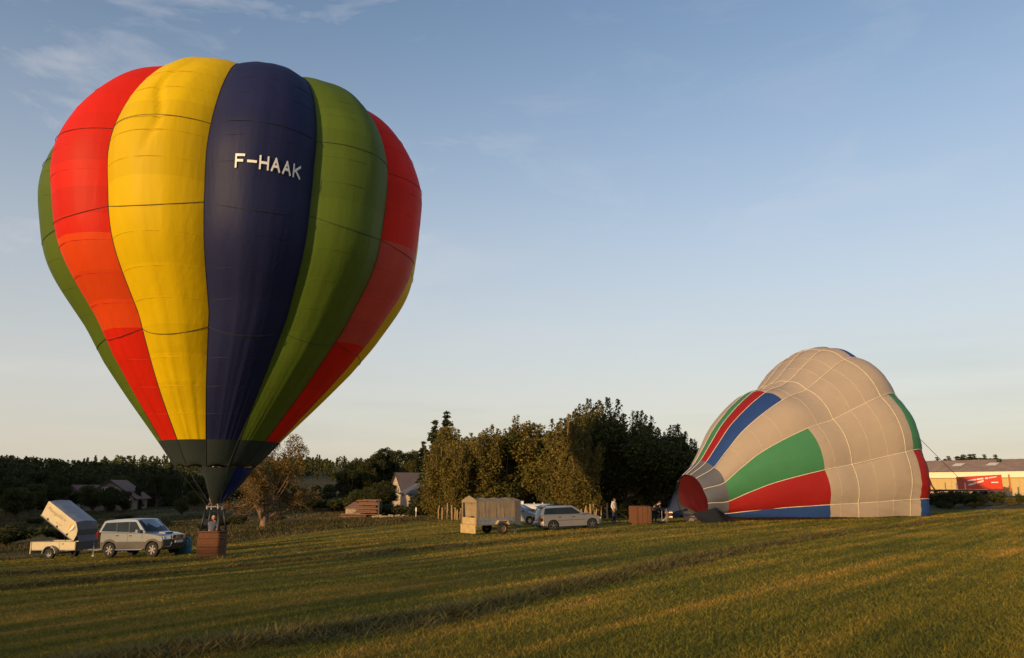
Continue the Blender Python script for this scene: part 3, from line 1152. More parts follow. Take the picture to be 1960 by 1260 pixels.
def make_basket(root, hx, hy, h, rows=15):
    """woven sides with a hem and a padded rim; open at the top"""
    bm_ = MB()
    rings = []
    for i in range(rows * 2 + 1):
        u = i / (rows * 2)
        bul = 0.012 * (1 if i % 2 else -1) + 0.02 * math.sin(math.pi * u)
        rings.append(rsq(hx + bul, hy + bul, 0.12, 0.10 + (h - 0.14) * u))
    inner = [rsq(hx - 0.05, hy - 0.05, 0.10, h - 0.05), rsq(hx - 0.05, hy - 0.05, 0.10, 0.14)]
    allr = rings + inner
    n_ = len(rings[0])
    vs = [p for r_ in allr for p in r_]
    fs = [(i * n_ + k, i * n_ + (k + 1) % n_, (i + 1) * n_ + (k + 1) % n_, (i + 1) * n_ + k)
          for i in range(len(allr) - 1) for k in range(n_)]
    fs.append(tuple((len(allr) - 1) * n_ + k for k in range(n_)))
    fs.append(tuple(reversed(range(n_))))
    bm_.add(vs, fs)
    bm_.build('wicker_body', M['wicker'], root, smooth=40)
    rm = MB()
    ring = rsq(hx - 0.01, hy - 0.01, 0.12, h)
    rm.tube(ring + [ring[0], ring[1]], 0.05, 8)
    rm.build('rim', M['leather'], root, smooth=True)
    hm = MB()
    r0, r1, r2, r3 = (rsq(hx + .03, hy + .03, .13, 0.0), rsq(hx + .045, hy + .045, .13, 0.10), rsq(hx + .03, hy + .03, .13, 0.17),
                      rsq(hx - .02, hy - .02, .1, 0.17))
    vs = r0 + r1 + r2 + r3
    fs = [(i * n_ + k, i * n_ + (k + 1) % n_, (i + 1) * n_ + (k + 1) % n_, (i + 1) * n_ + k) for i in range(3) for k in range(n_)]
    fs.append(tuple(reversed(range(n_))))
    hm.add(vs, fs)
    hm.build('bottom_hem', M['wicker'], root, smooth=40)
    for zb in (0.42, 0.75):
        st = MB()
        ring = rsq(hx + .035, hy + .035, .13, h * zb)
        st.tube(ring + [ring[0]], 0.016, 5, cap=False)
        st.build('cane_band', M['leather'], root)


def make_frame(root, hx, hy, h, top, fx, fy, burner=True):
    for sx in (-1, 1):
        for sy in (-1, 1):
            u = MB()
            u.tube([(sx * (hx - .07), sy * (hy - .07), h - 0.05), (sx * (fx + .04), sy * (fy + .04), top - .1)], 0.055, 8)
            u.build('padded_upright', M['black'], root, smooth=True)
    fr = MB()
    c = [(-fx, -fy, top), (fx, -fy, top), (fx, fy, top), (-fx, fy, top)]
    fr.tube(c + [c[0]], 0.024, 6)
    for s_ in (-1, 1):
        fr.tube([(s_ * fx, -fy, top), (s_ * fx * .55, -fy * .5, top + .24), (s_ * fx * .55, fy * .5, top + .24), (s_ * fx, fy, top)], 0.02, 6)
    for sx in (-1, 1):
        for sy in (-1, 1):
            fr.tube([(sx * fx, sy * fy, top - .14), (sx * fx, sy * fy, top + .05)], 0.036, 6)
    fr.tube([(-fx * .55, 0, top + .24), (fx * .55, 0, top + .24)], 0.02, 6)
    fr.build('burner_frame', M['galv'], root, smooth=40)
    for s_ in (-1, 1):
        b = MB()
        b.lathe([(0.03, top + .05), (0.06, top + .08), (0.06, top + .22), (0.13, top + .26), (0.135, top + .58), (0.12, top + .6), (0.11, top + .3), (.02, top + .27)],
                16, centre=(s_ * .15, 0, 0))
        bo = b.build('burner', M['burner'], root, smooth=40)
        cb = MB()
        for k in range(4):
            ring = [(s_ * .15 + .145 * math.cos(a), .145 * math.sin(a), top + .32 + .07 * k) for a in np.linspace(0, 2 * math.pi, 17)]
            cb.tube(ring, 0.012, 5, cap=False)
        cb.build('coil', M['steel'], bo)


bas = empty('basket', (0.35, 0, 0), R(-6))
bas.parent = balloon
make_basket(bas, 0.53, 0.42, 1.15)
make_frame(bas, 0.53, 0.42, 1.15, 2.28, 0.27, 0.22)
# cables from the frame to the mouth
for j in range(12):
    pm = b_surf(np.array([0.0]), np.array([b_phi(j, 0, 0)]), np.array([0.0]))[0]
    a = b_phi(j, 0, 0.0)
    q = Vector((0.35 + (0.27 if math.sin(a) > 0 else -0.27), 0.22 if math.cos(a) < 0 else -0.22, 2.3))
    cb = MB()
    cb.tube([q, Vector(pm)], 0.006, 4, cap=False)
    cb.build('cable', M['rope'], balloon)

# ------------------------------------------------------------------ half inflated balloon lying on its side
AL = R(28)
A_ = np.array([math.cos(AL), math.sin(AL), 0])
N_ = np.array([math.sin(AL), -math.cos(AL), 0])
M0 = np.array([12.666, 57.0, 0.0])
G0 = -0.42
#            s      l     cz    h     w    tau
RINGS = np.array([(0.40, -0.05, 0.95, 1.90, 1.62, 0.20),
                  (1.81, 0.00, 1.63, 2.15, 2.01, 0.25),
                  (3.20, 0.03, 1.88, 3.28, 2.72, 0.24),
                  (4.73, 0.10, 2.17, 4.55, 3.48, 0.235),
                  (8.13, 0.36, 2.80, 6.50, 5.05, 0.21),
                  (10.31, 0.50, 2.85, 7.36, 5.50, 0.18),
                  (11.95, 0.47, 3.38, 8.05, 6.15, 0.185),
                  (14.25, 0.49, 4.01, 8.98, 6.96, 0.19),
                  (16.22, 0.39, 3.36, 9.70, 7.10, 0.15),
                  (17.3, 0.40, 3.3, 8.3, 6.0, 0.12),
                  (17.9, 0.40, 3.3, 5.4, 3.9, 0.10),
                  (18.15, 0.40, 3.3, 1.2, 0.9, 0.10)])
RU = np.array([0, .08, .155, .24, .42, .54, .635, .76, .865, .925, .97, 1.0])


def lowside(x, y):
    return gzv(x, y) + 0.015


def d_ring(u):
    return [float(cubic(RU, RINGS[:, k], np.array([u]))[0]) for k in range(6)]


def d_point(u, v, out=0.0):
    """u mouth to crown, v round the ring from the near ground contact over the top to the far one (>1: along the ground)"""
    s, l, cz, h, w, tau = d_ring(u)
    U = -math.sin(tau) * A_ + math.cos(tau) * np.array([0, 0, 1.0])
    C = M0 + A_ * s + N_ * l
    C[2] = G0 + cz
    t0 = math.asin(max(-0.95, min(0.95, -(cz + 0.2) / h)))
    if v <= 1:
        th = t0 + (math.pi - 2 * t0) * v
        p = C + math.cos(th) * (w + out) * N_ + math.sin(th) * (h + out) * U
    else:
        f = v - 1
        pa = C + math.cos(math.pi - t0) * w * N_ + math.sin(t0) * h * U
        pb = C + math.cos(t0) * w * N_ + math.sin(t0) * h * U
        p = pa * (1 - f) + pb * f
        p[2] = -99
    g = gz(p[0], p[1]) + 0.015
    if p[2] < g:
        p[2] = g
    return p


deflated = empty('lying_balloon', (M0[0] + 8, M0[1] + 4, gz(20, 61)), 0,
                 'half inflated pale grey hot air balloon lying on its side on the field', 'hot air balloon')
DOFF = np.array(deflated.location)
V_SEAM = [-0.03, .035, .13, .25, .37, .445, .505, .565, .67, .82, 1.0]
NU = 120
us = np.linspace(0, 1, NU)
u_of_s = lambda s: float(np.interp(s, [d_ring(a)[0] for a in us], us))
U_N, U_P, U_C = u_of_s(1.81), u_of_s(8.13), u_of_s(15.2)
DCOL = ['blue2', 'red2', 'green2', 'grey2']
for i in range(10):
    v0, v1 = max(0, V_SEAM[i]), V_SEAM[i + 1]
    nq = 25 if i < 6 else 13
    vs = np.linspace(v0, v1, nq)
    rows = []
    for u in us:
        for k, v in enumerate(vs):
            q = (v - V_SEAM[i]) / (V_SEAM[i + 1] - V_SEAM[i])
            prof = math.sin(math.pi * min(1, u * 1.04)) ** .6 if u < .96 else 0.3
            bul = (0.26 + 0.75 * max(0, (u - .72) / .28)) * min(1, (V_SEAM[i + 1] - V_SEAM[i]) / .12) ** 1.6 * 4 * q * (1 - q) * prof
            wr = mnoise.noise((u * 9, v * 9, 2.2)) * 0.10
            # gathered wrinkles where the cloth bunches towards the crown and near the ground
            bunch = max(0, (u - .66) / .2) * (1 if u < .9 else .3) * max(0, 1 - v * 2.2) + 0.5 * max(0, .08 - v) / .08
            wr += bunch * 0.09 * mnoise.noise((u * 6 + v * 5, v * 75 + u * 12, 7.7)) + 0.012 * mnoise.noise((u * 14, v * 40, 3.1))
            # the slack fold across the top between the mouth half and the crown half
            fold = math.exp(-((u - .50 - (v - .5) * .12) / .042) ** 2) * math.exp(-((v - .53) / .10) ** 2)
            rows.append(d_point(u, v, bul + wr - 0.50 * fold) - DOFF)
    mb = MB()
    mb.add(rows, grid_faces(NU, nq))
    c = DCOL[i % 4]
    g = mb.build('gore', [M['dark2'], M[c], M['grey2']], deflated, smooth=True, fix=False)
    ids = []
    for k in range(NU - 1):
        um = (us[k] + us[k + 1]) / 2
        ids += [0 if um < U_N else 1 if um < U_P else 2 if um < U_C else 1] * (nq - 1)
    g.data.polygons.foreach_set('material_index', ids)
    g['label'] = {'blue2': 'grey gore with blue end panels', 'red2': 'grey gore with red end panels',
                  'green2': 'grey gore with green end panels', 'grey2': 'all grey gore'}[c]
gm = MB()
rows = [d_point(u, v) - DOFF for u in us for v in np.linspace(1.0, 2.0, 9)]
gm.add(rows, grid_faces(NU, 9))
gm.build('underside', M['grey2'], deflated, smooth=True, fix=False)


def d_tape(us_, vs_, r, name, m):
    tb = MB()
    tb.tube([d_point(u, v, 0.03) - DOFF for u, v in zip(us_, vs_)], r, 5, cap=False)
    tb.build(name, m, deflated)


for i in range(1, 10):
    d_tape(np.linspace(0.0, .97, 70), np.full(70, V_SEAM[i]), 0.024, 'seam_tape', M['tape_light'])


def d_cross(s, r, name, v0=0.0, v1=.98, m='tape_light'):
    u = u_of_s(s)
    pl = []
    for v in np.linspace(v0, v1 - 1e-6, 90):
        i = max(k for k in range(10) if max(0, V_SEAM[k]) <= v + 1e-9)
        q = (v - V_SEAM[i]) / (V_SEAM[i + 1] - V_SEAM[i])
        prof = math.sin(math.pi * min(1, u * 1.04)) ** .6
        bul = (0.26 + 0.75 * max(0, (u - .72) / .28)) * min(1, (V_SEAM[i + 1] - V_SEAM[i]) / .12) ** 1.6 * 4 * q * (1 - q) * prof
        fold = math.exp(-((u - .50 - (v - .5) * .12) / .042) ** 2) * math.exp(-((v - .53) / .10) ** 2)
        pl.append(d_point(u, v, bul + .035 + mnoise.noise((u * 9, v * 9, 2.2)) * 0.10 - .50 * fold) - DOFF)
    tb = MB()
    tb.tube(pl, r, 5, cap=False)
    tb.build(name, M[m], deflated)


d_cross(10.31, 0.022, 'load_tape')
d_cross(14.25, 0.022, 'load_tape')
for s in (3.4, 4.9, 6.3, 8.9, 11.7, 12.9):
    d_cross(s, 0.008, 'panel_seam', v0=.25 if s < 8.0 else 0.0, v1=.37 if s < 8.0 else .98, m='tape_light')
# added sheet just inside the mouth, its red darkened for the shaded interior, and the dark flap of the lower lip on the grass
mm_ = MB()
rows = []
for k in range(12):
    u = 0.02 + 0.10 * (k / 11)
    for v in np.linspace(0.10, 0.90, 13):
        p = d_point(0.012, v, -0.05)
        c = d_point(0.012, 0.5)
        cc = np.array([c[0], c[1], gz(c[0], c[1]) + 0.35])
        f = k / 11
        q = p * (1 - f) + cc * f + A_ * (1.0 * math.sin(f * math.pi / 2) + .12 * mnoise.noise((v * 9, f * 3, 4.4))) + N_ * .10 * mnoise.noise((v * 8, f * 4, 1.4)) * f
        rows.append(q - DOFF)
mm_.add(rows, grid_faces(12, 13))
mm_.build('shaded_mouth_sheet', M['red2_shaded'], deflated, smooth=True, fix=False)
fl = MB()
rows = []
nu_, nv_ = 18, 14
for i in range(nu_):
    u = i / (nu_ - 1)
    for k in range(nv_):
        v = k / (nv_ - 1)
        base = d_point(0.0, 0.02) * (1 - u) + d_point(0.10, 0.0) * u
        if u < .4:
            base = base - A_ * (0.4 - u) * 4.2 + N_ * 0.3
        q = base + N_ * (0.05 + v * (1.25 - .6 * u)) - A_ * 0.2 * v
        g = gz(q[0], q[1])
        hgt = (0.95 * (1 - v) ** 1.5 * (1 - abs(u - .35) * 1.1) + 0.14 * abs(mnoise.noise((u * 5, v * 4, 1.0)))) if v < 1 else 0.0
        rows.append(np.array([q[0], q[1], g + 0.02 + max(0, hgt)]) - DOFF)
fl.add(rows, grid_faces(nu_, nv_))
fl.build('lower_lip', M['black2'], deflated, smooth=True, fix=False)
for (cname, v0, v1, d) in (('slate_blue', .74, .99, 1.0), ('green2', .50, .70, .45), ('yellow', .10, .17, .25)):
    fm = MB()
    rows = []
    for i in range(8):
        f = i / 7
        for v in np.linspace(v0, v1, 10):
            p = d_point(0.0, v, 0.02)
            q = p - A_ * d * f - N_ * .25 * f
            g = gz(q[0], q[1]) + .03
            q[2] = max(g, p[2] * (1 - f * .75) + (g + .1) * f * .75 + 0.12 * mnoise.noise((v * 9, f * 4, d)))
            if cname != 'slate_blue':
                q[2] = max(g, min(q[2], g + .65))
            rows.append(q - DOFF)
    fm.add(rows, grid_faces(8, 10))
    fm.build('mouth_fold', M[cname], deflated, smooth=True, fix=False)
# crown line running off behind the envelope to the ground
cl = MB()
p0 = Vector(d_point(.93, .22))
p1 = Vector((p0.x + 14, p0.y + 12, 0))
p1.z = gz(p1.x, p1.y)
cl.tube([p0 - Vector(DOFF), p0.lerp(p1, .5) - Vector((0, 0, .5)) - Vector(DOFF), p1 - Vector(DOFF)], 0.02, 5)
cl.build('crown_line', M['rope'], deflated)

# tipped basket with its burner frame in front of the mouth
tp = P(1228, 1004, 54.0)
tb_root = empty('tipped_basket', (tp.x - .62, tp.y, gz(tp.x, tp.y) + 0.60), 0,
                'wicker basket tipped on its side in front of the lying balloon', 'balloon basket',
                rot=(0, R(90), R(14)))
make_basket(tb_root, 0.58, 0.55, 1.15)
make_frame(tb_root, 0.58, 0.55, 1.15, 2.35, 0.40, 0.36)

# ------------------------------------------------------------------ vehicles (x forward, y left, z up; origin on the ground between the axles)


def arc(cx, cz, r, zmin, n=11):
    a0 = math.asin(min(0.95, (cz - zmin) / r)) if zmin < cz else 0
    return [(cx + r * math.cos(a), cz + r * math.sin(a)) for a in np.linspace(math.pi + a0, -a0, n)]


def make_wheel(root, name, x, y, r, wdt, side, rim_mat, spokes=5, rim_r=.66, hub=None):
    w = MB()
    s = side
    w.lathe([(r * .60, -wdt / 2), (r * .93, -wdt / 2), (r, -wdt * .36), (r, wdt * .36), (r * .93, wdt / 2), (r * .60, wdt / 2), (r * .58, 0)],
            26, 'Y', closed=True)
    o = w.build(name, M['rubber'], root, smooth=50)
    o.location = (x, y, r)
    rm = MB()
    yo = s * wdt * .40
    rm.lathe([(r * rim_r, yo + s * .01), (r * (rim_r - .06), yo + s * .012), (r * (rim_r - .08), yo - s * .05)], 26, 'Y')
    rm.lathe([(0.0, yo + s * .005), (r * .17, yo + s * .005), (r * .19, yo - s * .02)], 14, 'Y')
    for k in range(spokes):
        a = 2 * math.pi * k / spokes + .3
        d = Vector((math.cos(a), 0, math.sin(a)))
        p = Vector((-math.sin(a), 0, math.cos(a)))
        h0, h1 = r * .085, r * .13
        r0, r1 = r * .12, r * (rim_r - .05)
        vs = [d * r0 + p * h0, d * r0 - p * h0, d * r1 - p * h1, d * r1 + p * h1]
        top = [v + Vector((0, yo + s * .004, 0)) for v in vs]
        bot = [v + Vector((0, yo - s * .03, 0)) for v in vs]
        rm.add(top + bot, [(0, 1, 2, 3), (4, 7, 6, 5), (0, 4, 5, 1), (1, 5, 6, 2), (2, 6, 7, 3), (3, 7, 4, 0)])
    rm.build('rim', rim_mat, o, smooth=30)
    dk = MB()
    dk.lathe([(0, yo - s * .05), (r * (rim_r - .07), yo - s * .05)], 20, 'Y')
    dk.build('brake_disc', M['black'], o)
    return o


def car(name, p, loc, rz, label, cat='car', pitch=0.0, roll=0.0):
    root = empty(name, loc, 0, label, cat, p.get('group'), rot=(roll, pitch, rz))
    w, r, sill = p['w'], p['r'], p['sill']
    xr, xf = p['axles']
    L0, L1 = p['ends']
    low = [(L0 + .06, sill + .06)] + arc(xr, r, r * 1.2, sill) + arc(xf, r, r * 1.2, sill) + [(L1 - .08, sill + .03)]
    top = p['nose'] + p['hood'] + p['belt'] + p['tail']
    out = low + top
    xm, hx = (L0 + L1) / 2, (L1 - L0) / 2
    beltz = p['belt'][0][1]

    def fn(x, y, z):
        f = abs(y)
        k = max(0.0, (abs(x - xm) / hx - .72) / .28)
        xx = x - math.copysign(1, x - xm) * (f ** 2.2) * p.get('round', .22) * k * k
        yy = y * w
        zt = z
        if z > sill + .3:
            zt = z - (0.045 if f > .985 else 0.012 if f > .9 else 0) * min(1, (z - sill - .3) / .25)
        if z < sill + .2 and f > .985:
            yy *= .985
        if k > 0 and f > .9:
            yy *= 1 - .05 * k
        return (xx, yy, zt)

    body = MB()
    body.loft(out, [-1, -.95, -.8, -.4, 0, .4, .8, .95, 1], fn)
    body.build('body', p['paint'], root, smooth=28)
    ub = MB()
    ub.box((L0 + .25, -w * .80, sill - .10), (L1 - .3, w * .80, sill + .42))
    ub.build('underbody', M['black'], root)
    # greenhouse
    gh = p['glasshouse']          # [(x,z)] clockwise: rear bottom, rear top, front top, front bottom
    (rb, rt, ft, fb) = gh
    zb = min(rb[1], fb[1])
    zt = max(rt[1], ft[1])

    def gfn(x, y, z):
        k = (z - zb) / (zt - zb)
        f = abs(y)
        yy = y * w * (0.965 - p['tumble'] * max(0, k))
        zz = z + (0.05 * (1 - f * f) if z > zt - .12 else 0)
        xx = x + (0.10 * (1 - f * f) * (1 if x > 0 else -.6)) * (1 if k < .98 else .6)
        return (xx, yy, zz)

    nn_ = 4
    ol = [rb, (rb[0] + (rt[0] - rb[0]) * .93, rb[1] + (rt[1] - rb[1]) * .93), (rt[0] + .07, rt[1])]
    ol += [(rt[0] + .07 + (ft[0] - rt[0] - .14) * k / nn_, rt[1] + (ft[1] - rt[1]) * k / nn_ + .02 * math.sin(math.pi * k / nn_)) for k in range(1, nn_)]
    ol += [(ft[0] - .07, ft[1]), (ft[0] + (fb[0] - ft[0]) * .06, ft[1] + (fb[1] - ft[1]) * .06), fb]
    g = MB()
    g.loft(ol, [-1, -.93, -.6, 0, .6, .93, 1], gfn)
    g.build('roof', p['paint'], root, smooth=28)

    def side_pane(poly, s, off=.006):
        vs = []
        for x, z in poly:
            q = gfn(x, s, z)
            q = (x + 0.0, q[1] + s * off, z)
            vs.append(q)
        return vs

    for s in (-1, 1):
        for poly in p['windows']:
            m_ = MB()
            v = side_pane(poly, s)
            vin = side_pane(poly, s, -.02)
            n = len(v)
            m_.add(v + vin, [tuple(range(n)), tuple(reversed(range(n, 2 * n)))] + [(i, i + n, (i + 1) % n + n, (i + 1) % n) for i in range(n)])
            m_.build('window', M['glass'], root)
        # dark pillars between the panes
        for pa, pb in zip(p['windows'], p['windows'][1:]):
            m_ = MB()
            q4 = [pa[3], pa[2], pb[1], pb[0]]
            v = side_pane(q4, s, .004)
            vin = side_pane(q4, s, -.02)
            m_.add(v + vin, [(0, 1, 2, 3), (7, 6, 5, 4), (0, 4, 5, 1), (1, 5, 6, 2), (2, 6, 7, 3), (3, 7, 4, 0)])
            m_.build('pillar', M['black'], root)
        for poly in p['doors']:
            d = MB()
            v = [Vector((x, s * (w + .006), z)) for x, z in poly]
            vi = [Vector((x * .999, s * (w - .03), z)) for x, z in poly]
            n = len(v)
            d.add(v + vi, [tuple(range(n)), tuple(reversed(range(n, 2 * n)))] + [(i, i + n, (i + 1) % n + n, (i + 1) % n) for i in range(n)])
            do = d.build('door', p['paint'], root)
            hx_, hz_ = min(q[0] for q in poly) + .16, max(q[1] for q in poly) - .12
            h = MB()
            h.box((hx_ - .09, s * (w + .012) - .012, hz_ - .02), (hx_ + .09, s * (w + .03) + .012, hz_ + .025))
            h.build('handle', p.get('handle', M['black']), do)
        mi = MB()
        mx_, mz_ = p['mirror']
        mi.box((mx_ - .07, s * (w + .02) if s > 0 else -(w + .24), mz_ - .075), (mx_ + .06, (w + .24) if s > 0 else -(w + .02), mz_ + .075))
        mi.build('mirror', p['paint'], root)
        # lamps
        hl = MB()
        (hx0, hz0, hx1, hz1) = p['lamp']
        vs = [fn(hx1 + .012, s * .93, hz0), fn(hx1 + .012, s * .48, hz0), fn(hx1 - .02, s * .50, hz1), fn(hx1 - .02, s * .93, hz1),
              (hx0, s * (w + .004), hz0 + .02), (hx0, s * (w + .004), hz1 - .05)]
        hl.add(vs, [(0, 1, 2, 3), (4, 0, 3, 5)])
        hl.build('headlight', M['lamp_clear'], root, fix=False)
        tl = MB()
        (tz0, tz1, ty) = p['tail_lamp']
        xe = L0 + p.get('tail_in', .0)
        tl.box((xe - .03, min(s * w * ty, s * (w + .008)), tz0), (xe + .11, max(s * w * ty, s * (w + .008)), tz1))
        tl.build('tail_light', M['lamp_red'], root)
    # windscreen and rear window
    for (a, b, nm, off, gm_) in ((fb, ft, 'windscreen', 1, M['glass']), (rb, rt, 'rear_window', -1, M['glass_rear'])):
        m_ = MB()
        rows = []
        for k, u in enumerate((.06, .92)):
            x, z = a[0] + (b[0] - a[0]) * u, a[1] + (b[1] - a[1]) * u
            for f in (-.9, -.5, 0, .5, .9):
                q = gfn(x, f, min(z, zt - .125))
                nrm = Vector((abs(b[1] - a[1]), 0, abs(b[0] - a[0]))).normalized()
                rows.append((q[0] + off * nrm.x * .012, q[1], z + nrm.z * .012))
        m_.add(rows, grid_faces(2, 5))
        m_.build(nm, gm_, root, fix=False)
    for s in (-1, 1):
        for x in (xr, xf):
            make_wheel(root, 'wheel', x, s * (w - .115), r, .22, s, p['rim'], p.get('spokes', 5), p.get('rim_r', .66))
    return root, fn, gfn


# --- silver two tone off-roader
suv = dict(w=.86, r=.37, sill=.44, axles=(-1.325, 1.325), ends=(-2.16, 2.10), paint=M['silver'], tumble=.13, rim=M['silver2'], spokes=6, rim_r=.64,
           nose=[(2.08, .58), (2.10, .74), (2.06, .98)],
           hood=[(1.95, 1.04), (1.4, 1.13), (.86, 1.19)],
           belt=[(.80, 1.20), (-.5, 1.22), (-2.05, 1.26)],
           tail=[(-2.12, 1.22), (-2.16, .85), (-2.13, .60)],
           glasshouse=((-2.08, 1.25), (-1.82, 1.80), (.20, 1.82), (.86, 1.19)),
           windows=[[(-1.93, 1.29), (-1.72, 1.70), (-1.05, 1.72), (-.98, 1.26)],
                    [(-.93, 1.25), (-.99, 1.72), (-.28, 1.73), (-.20, 1.23)],
                    [(-.14, 1.22), (-.21, 1.73), (.16, 1.72), (.62, 1.22)]],
           doors=[[(-.96, .80), (-1.0, 1.19), (-.21, 1.17), (-.21, .80)], [(-.18, .80), (-.18, 1.17), (.66, 1.15), (.72, .80)]],
           mirror=(.55, 1.27), lamp=(1.78, .86, 2.10, 1.03), tail_lamp=(1.0, 1.26, .92))
ps_r = P(211, 1066, 40.9)
yaw_suv = R(-18)
mid = P(251, 1066, 39.9) + Vector((.31, .95, 0)) * .75
mid.z = gz(mid.x, mid.y)
d = Vector((math.cos(yaw_suv), math.sin(yaw_suv), 0))
zf, zr_ = gz(mid.x + d.x * 1.3, mid.y + d.y * 1.3), gz(mid.x - d.x * 1.3, mid.y - d.y * 1.3)
SUV, sfn, sgfn = car('off_roader', suv, mid, yaw_suv, 'silver off-road car with darker lower body parked beside the upright balloon basket', 'car',
                     pitch=-math.atan2(zf - zr_, 2.6))
x = MB()     # darker lower flank, arches and bumpers
low = [(-2.17, .52)] + arc(-1.325, .37, .455, .43) + arc(1.325, .37, .455, .43) + [(2.06, .50), (2.11, .60), (2.10, .76), (1.80, .79)] \
    + [(1.325 + .56 * math.cos(a), .37 + .56 * math.sin(a)) for a in np.linspace(R(42), R(138), 8)] \
    + [(.8, .775), (-.8, .775)] + [(-1.325 + .56 * math.cos(a), .37 + .56 * math.sin(a)) for a in np.linspace(R(42), R(138), 8)] + [(-1.9, .77), (-2.18, .77)]
x.loft(low, [-1.018, -1.0, -.9], lambda a, b, c: sfn(a, b, c))
x.loft(low, [.9, 1.0, 1.018], lambda a, b, c: sfn(a, b, c))
x.build('lower_flank', M['silver_low'], SUV, smooth=30)
x = MB()
x.loft([(1.98, .50), (2.16, .52), (2.19, .66), (2.14, .84), (1.98, .84)], [-.97, -.8, -.4, 0, .4, .8, .97], sfn)
x.build('front_bumper', M['black'], SUV, smooth=30)
x = MB()
x.loft([(-2.24, .52), (-2.24, .74), (-2.05, .76), (-2.05, .52)], [-.99, -.8, 0, .8, .99], sfn)
x.build('rear_bumper', M['silver_low'], SUV, smooth=30)
x = MB()
x.box((2.07, -.36, .86), (2.115, .36, 1.02))
gr = x.build('grille', M['black'], SUV)
x = MB()
for yv in (-.37, -.13, .13, .37):
    x.box((2.10, yv - .022, .85), (2.128, yv + .022, 1.03))
x.box((2.10, -.37, 1.018), (2.130, .37, 1.045))
x.box((2.10, -.37, .835), (2.130, .37, .860))
x.build('chrome_bar', M['chrome'], gr)
x = MB()
x.lathe([(0, 2.118), (.055, 2.118), (.055, 2.105)], 14, 'X', centre=(0, 0, .94))
x.build('badge', M['chrome'], gr)
x = MB()
x.box((2.185, -.27, .66), (2.205, .27, .78))
x.build('number_plate', M['plate'], SUV)
x = MB()
x.loft([(1.15, 1.155), (1.22, 1.215), (1.55, 1.175), (1.6, 1.12)], [-.32, -.25, 0, .25, .32], lambda a, b, c: (a, b * .9, c - (.02 if abs(b) > .3 else 0)))
sco = x.build('hood_scoop', M['silver'], SUV, smooth=30)
x = MB()
x.box((1.53, -.20, 1.14), (1.60, .20, 1.172))
x.build('scoop_intake', M['black'], sco)
for s in (-1, 1):
    x = MB()
    x.tube([(-.85, s * .92, .40), (-.75, s * .95, .38), (.72, s * .95, .38), (.82, s * .92, .40)], .035, 8)
    x.build('side_step', M['chrome'], SUV, smooth=40)
    x = MB()
    x.tube([(2.02, s * .80, .52), (2.20, s * .62, .50), (2.24, s * .55, .70)], .025, 6)
    x.build('bumper_bar', M['chrome'], SUV, smooth=40)
    x = MB()
    x.lathe([(0, .012), (.04, .012), (.04, 0)], 10, 'Y', centre=(1.0, s * .865, .98))
    x.build('side_repeater', M['lamp_amber'], SUV)
x = MB()
x.lathe([(.02, 0), (.37, 0), (.40, .06), (.40, .16), (.36, .20), (.02, .20)], 22, 'X', centre=(-2.42, 0, .98))
x.build('spare_wheel_cover', M['silver_low'], SUV, smooth=40)

# --- silver estate car
est = dict(w=.845, r=.318, sill=.27, axles=(-1.29, 1.29), ends=(-2.24, 2.12), paint=M['silver2'], tumble=.15, rim=M['chrome'], spokes=5, rim_r=.70, round=.34,
           nose=[(2.10, .38), (2.12, .55), (2.06, .68)],
           hood=[(1.86, .78), (1.3, .89), (.84, .935)],
           belt=[(.78, .94), (-.6, .95), (-2.0, .975)],
           tail=[(-2.14, .95), (-2.22, .68), (-2.24, .42)],
           glasshouse=((-2.08, .965), (-1.86, 1.45), (.06, 1.46), (.84, .935)),
           windows=[[(-1.90, 1.0), (-1.78, 1.37), (-1.02, 1.385), (-1.0, .985)],
                    [(-.95, .98), (-.97, 1.385), (-.22, 1.39), (-.14, .975)],
                    [(-.09, .97), (-.16, 1.39), (.02, 1.38), (.62, .965)]],
           doors=[[(-.86, .34), (-1.02, .56), (-1.02, .93), (-.14, .92), (-.14, .34)], [(-.11, .34), (-.11, .92), (.72, .90), (.78, .34)]],
           mirror=(.52, 1.02), lamp=(1.88, .60, 2.125, .72), tail_lamp=(.60, .80, .72), tail_in=.06)
yaw = R(15)
mid = P(1096.5, 1011, 50.2) - Vector((math.sin(yaw), -math.cos(yaw), 0)) * .74
mid.z = gz(mid.x, mid.y)
d = Vector((math.cos(yaw), math.sin(yaw), 0))
zf, zr_ = gz(mid.x + d.x * 1.29, mid.y + d.y * 1.29), gz(mid.x - d.x * 1.29, mid.y - d.y * 1.29)
EST, efn, egfn = car('estate_car', est, mid, yaw, 'silver estate car with dark windows hitched to the canvas trailer', 'car',
                     pitch=-math.atan2(zf - zr_, 2.58))
x = MB()
x.loft([(-2.30, .36), (-2.32, .52), (-2.26, .60), (-2.05, .60), (-2.05, .30)], [-1.0, -.85, -.4, 0, .4, .85, 1.0], efn)
x.build('rear_bumper', M['silver2'], EST, smooth=30)
x = MB()
x.loft([(1.9, .28), (2.12, .30), (2.20, .44), (2.14, .56), (1.9, .56)], [-1.0, -.85, -.4, 0, .4, .85, 1.0], efn)
x.build('front_bumper', M['silver2'], EST, smooth=30)
x = MB()
x.box((-2.345, -.26, .40), (-2.325, .26, .51))
x.build('number_plate', M['plate'], EST)
x = MB()
x.loft([(-2.10, 1.43), (-1.85, 1.49), (-1.7, 1.475)], [-.72, 0, .72], lambda a, b, c: (a, b * .86, c + .03 * (1 - b * b)))
x.build('roof_spoiler', M['silver2'], EST, smooth=30)
x = MB()
x.loft([(.95, .93), (1.05, .985), (1.4, .95), (1.45, .90)], [-.32, 0, .32], lambda a, b, c: (a, b * .9, c))
x.build('hood_scoop', M['silver2'], EST, smooth=30)
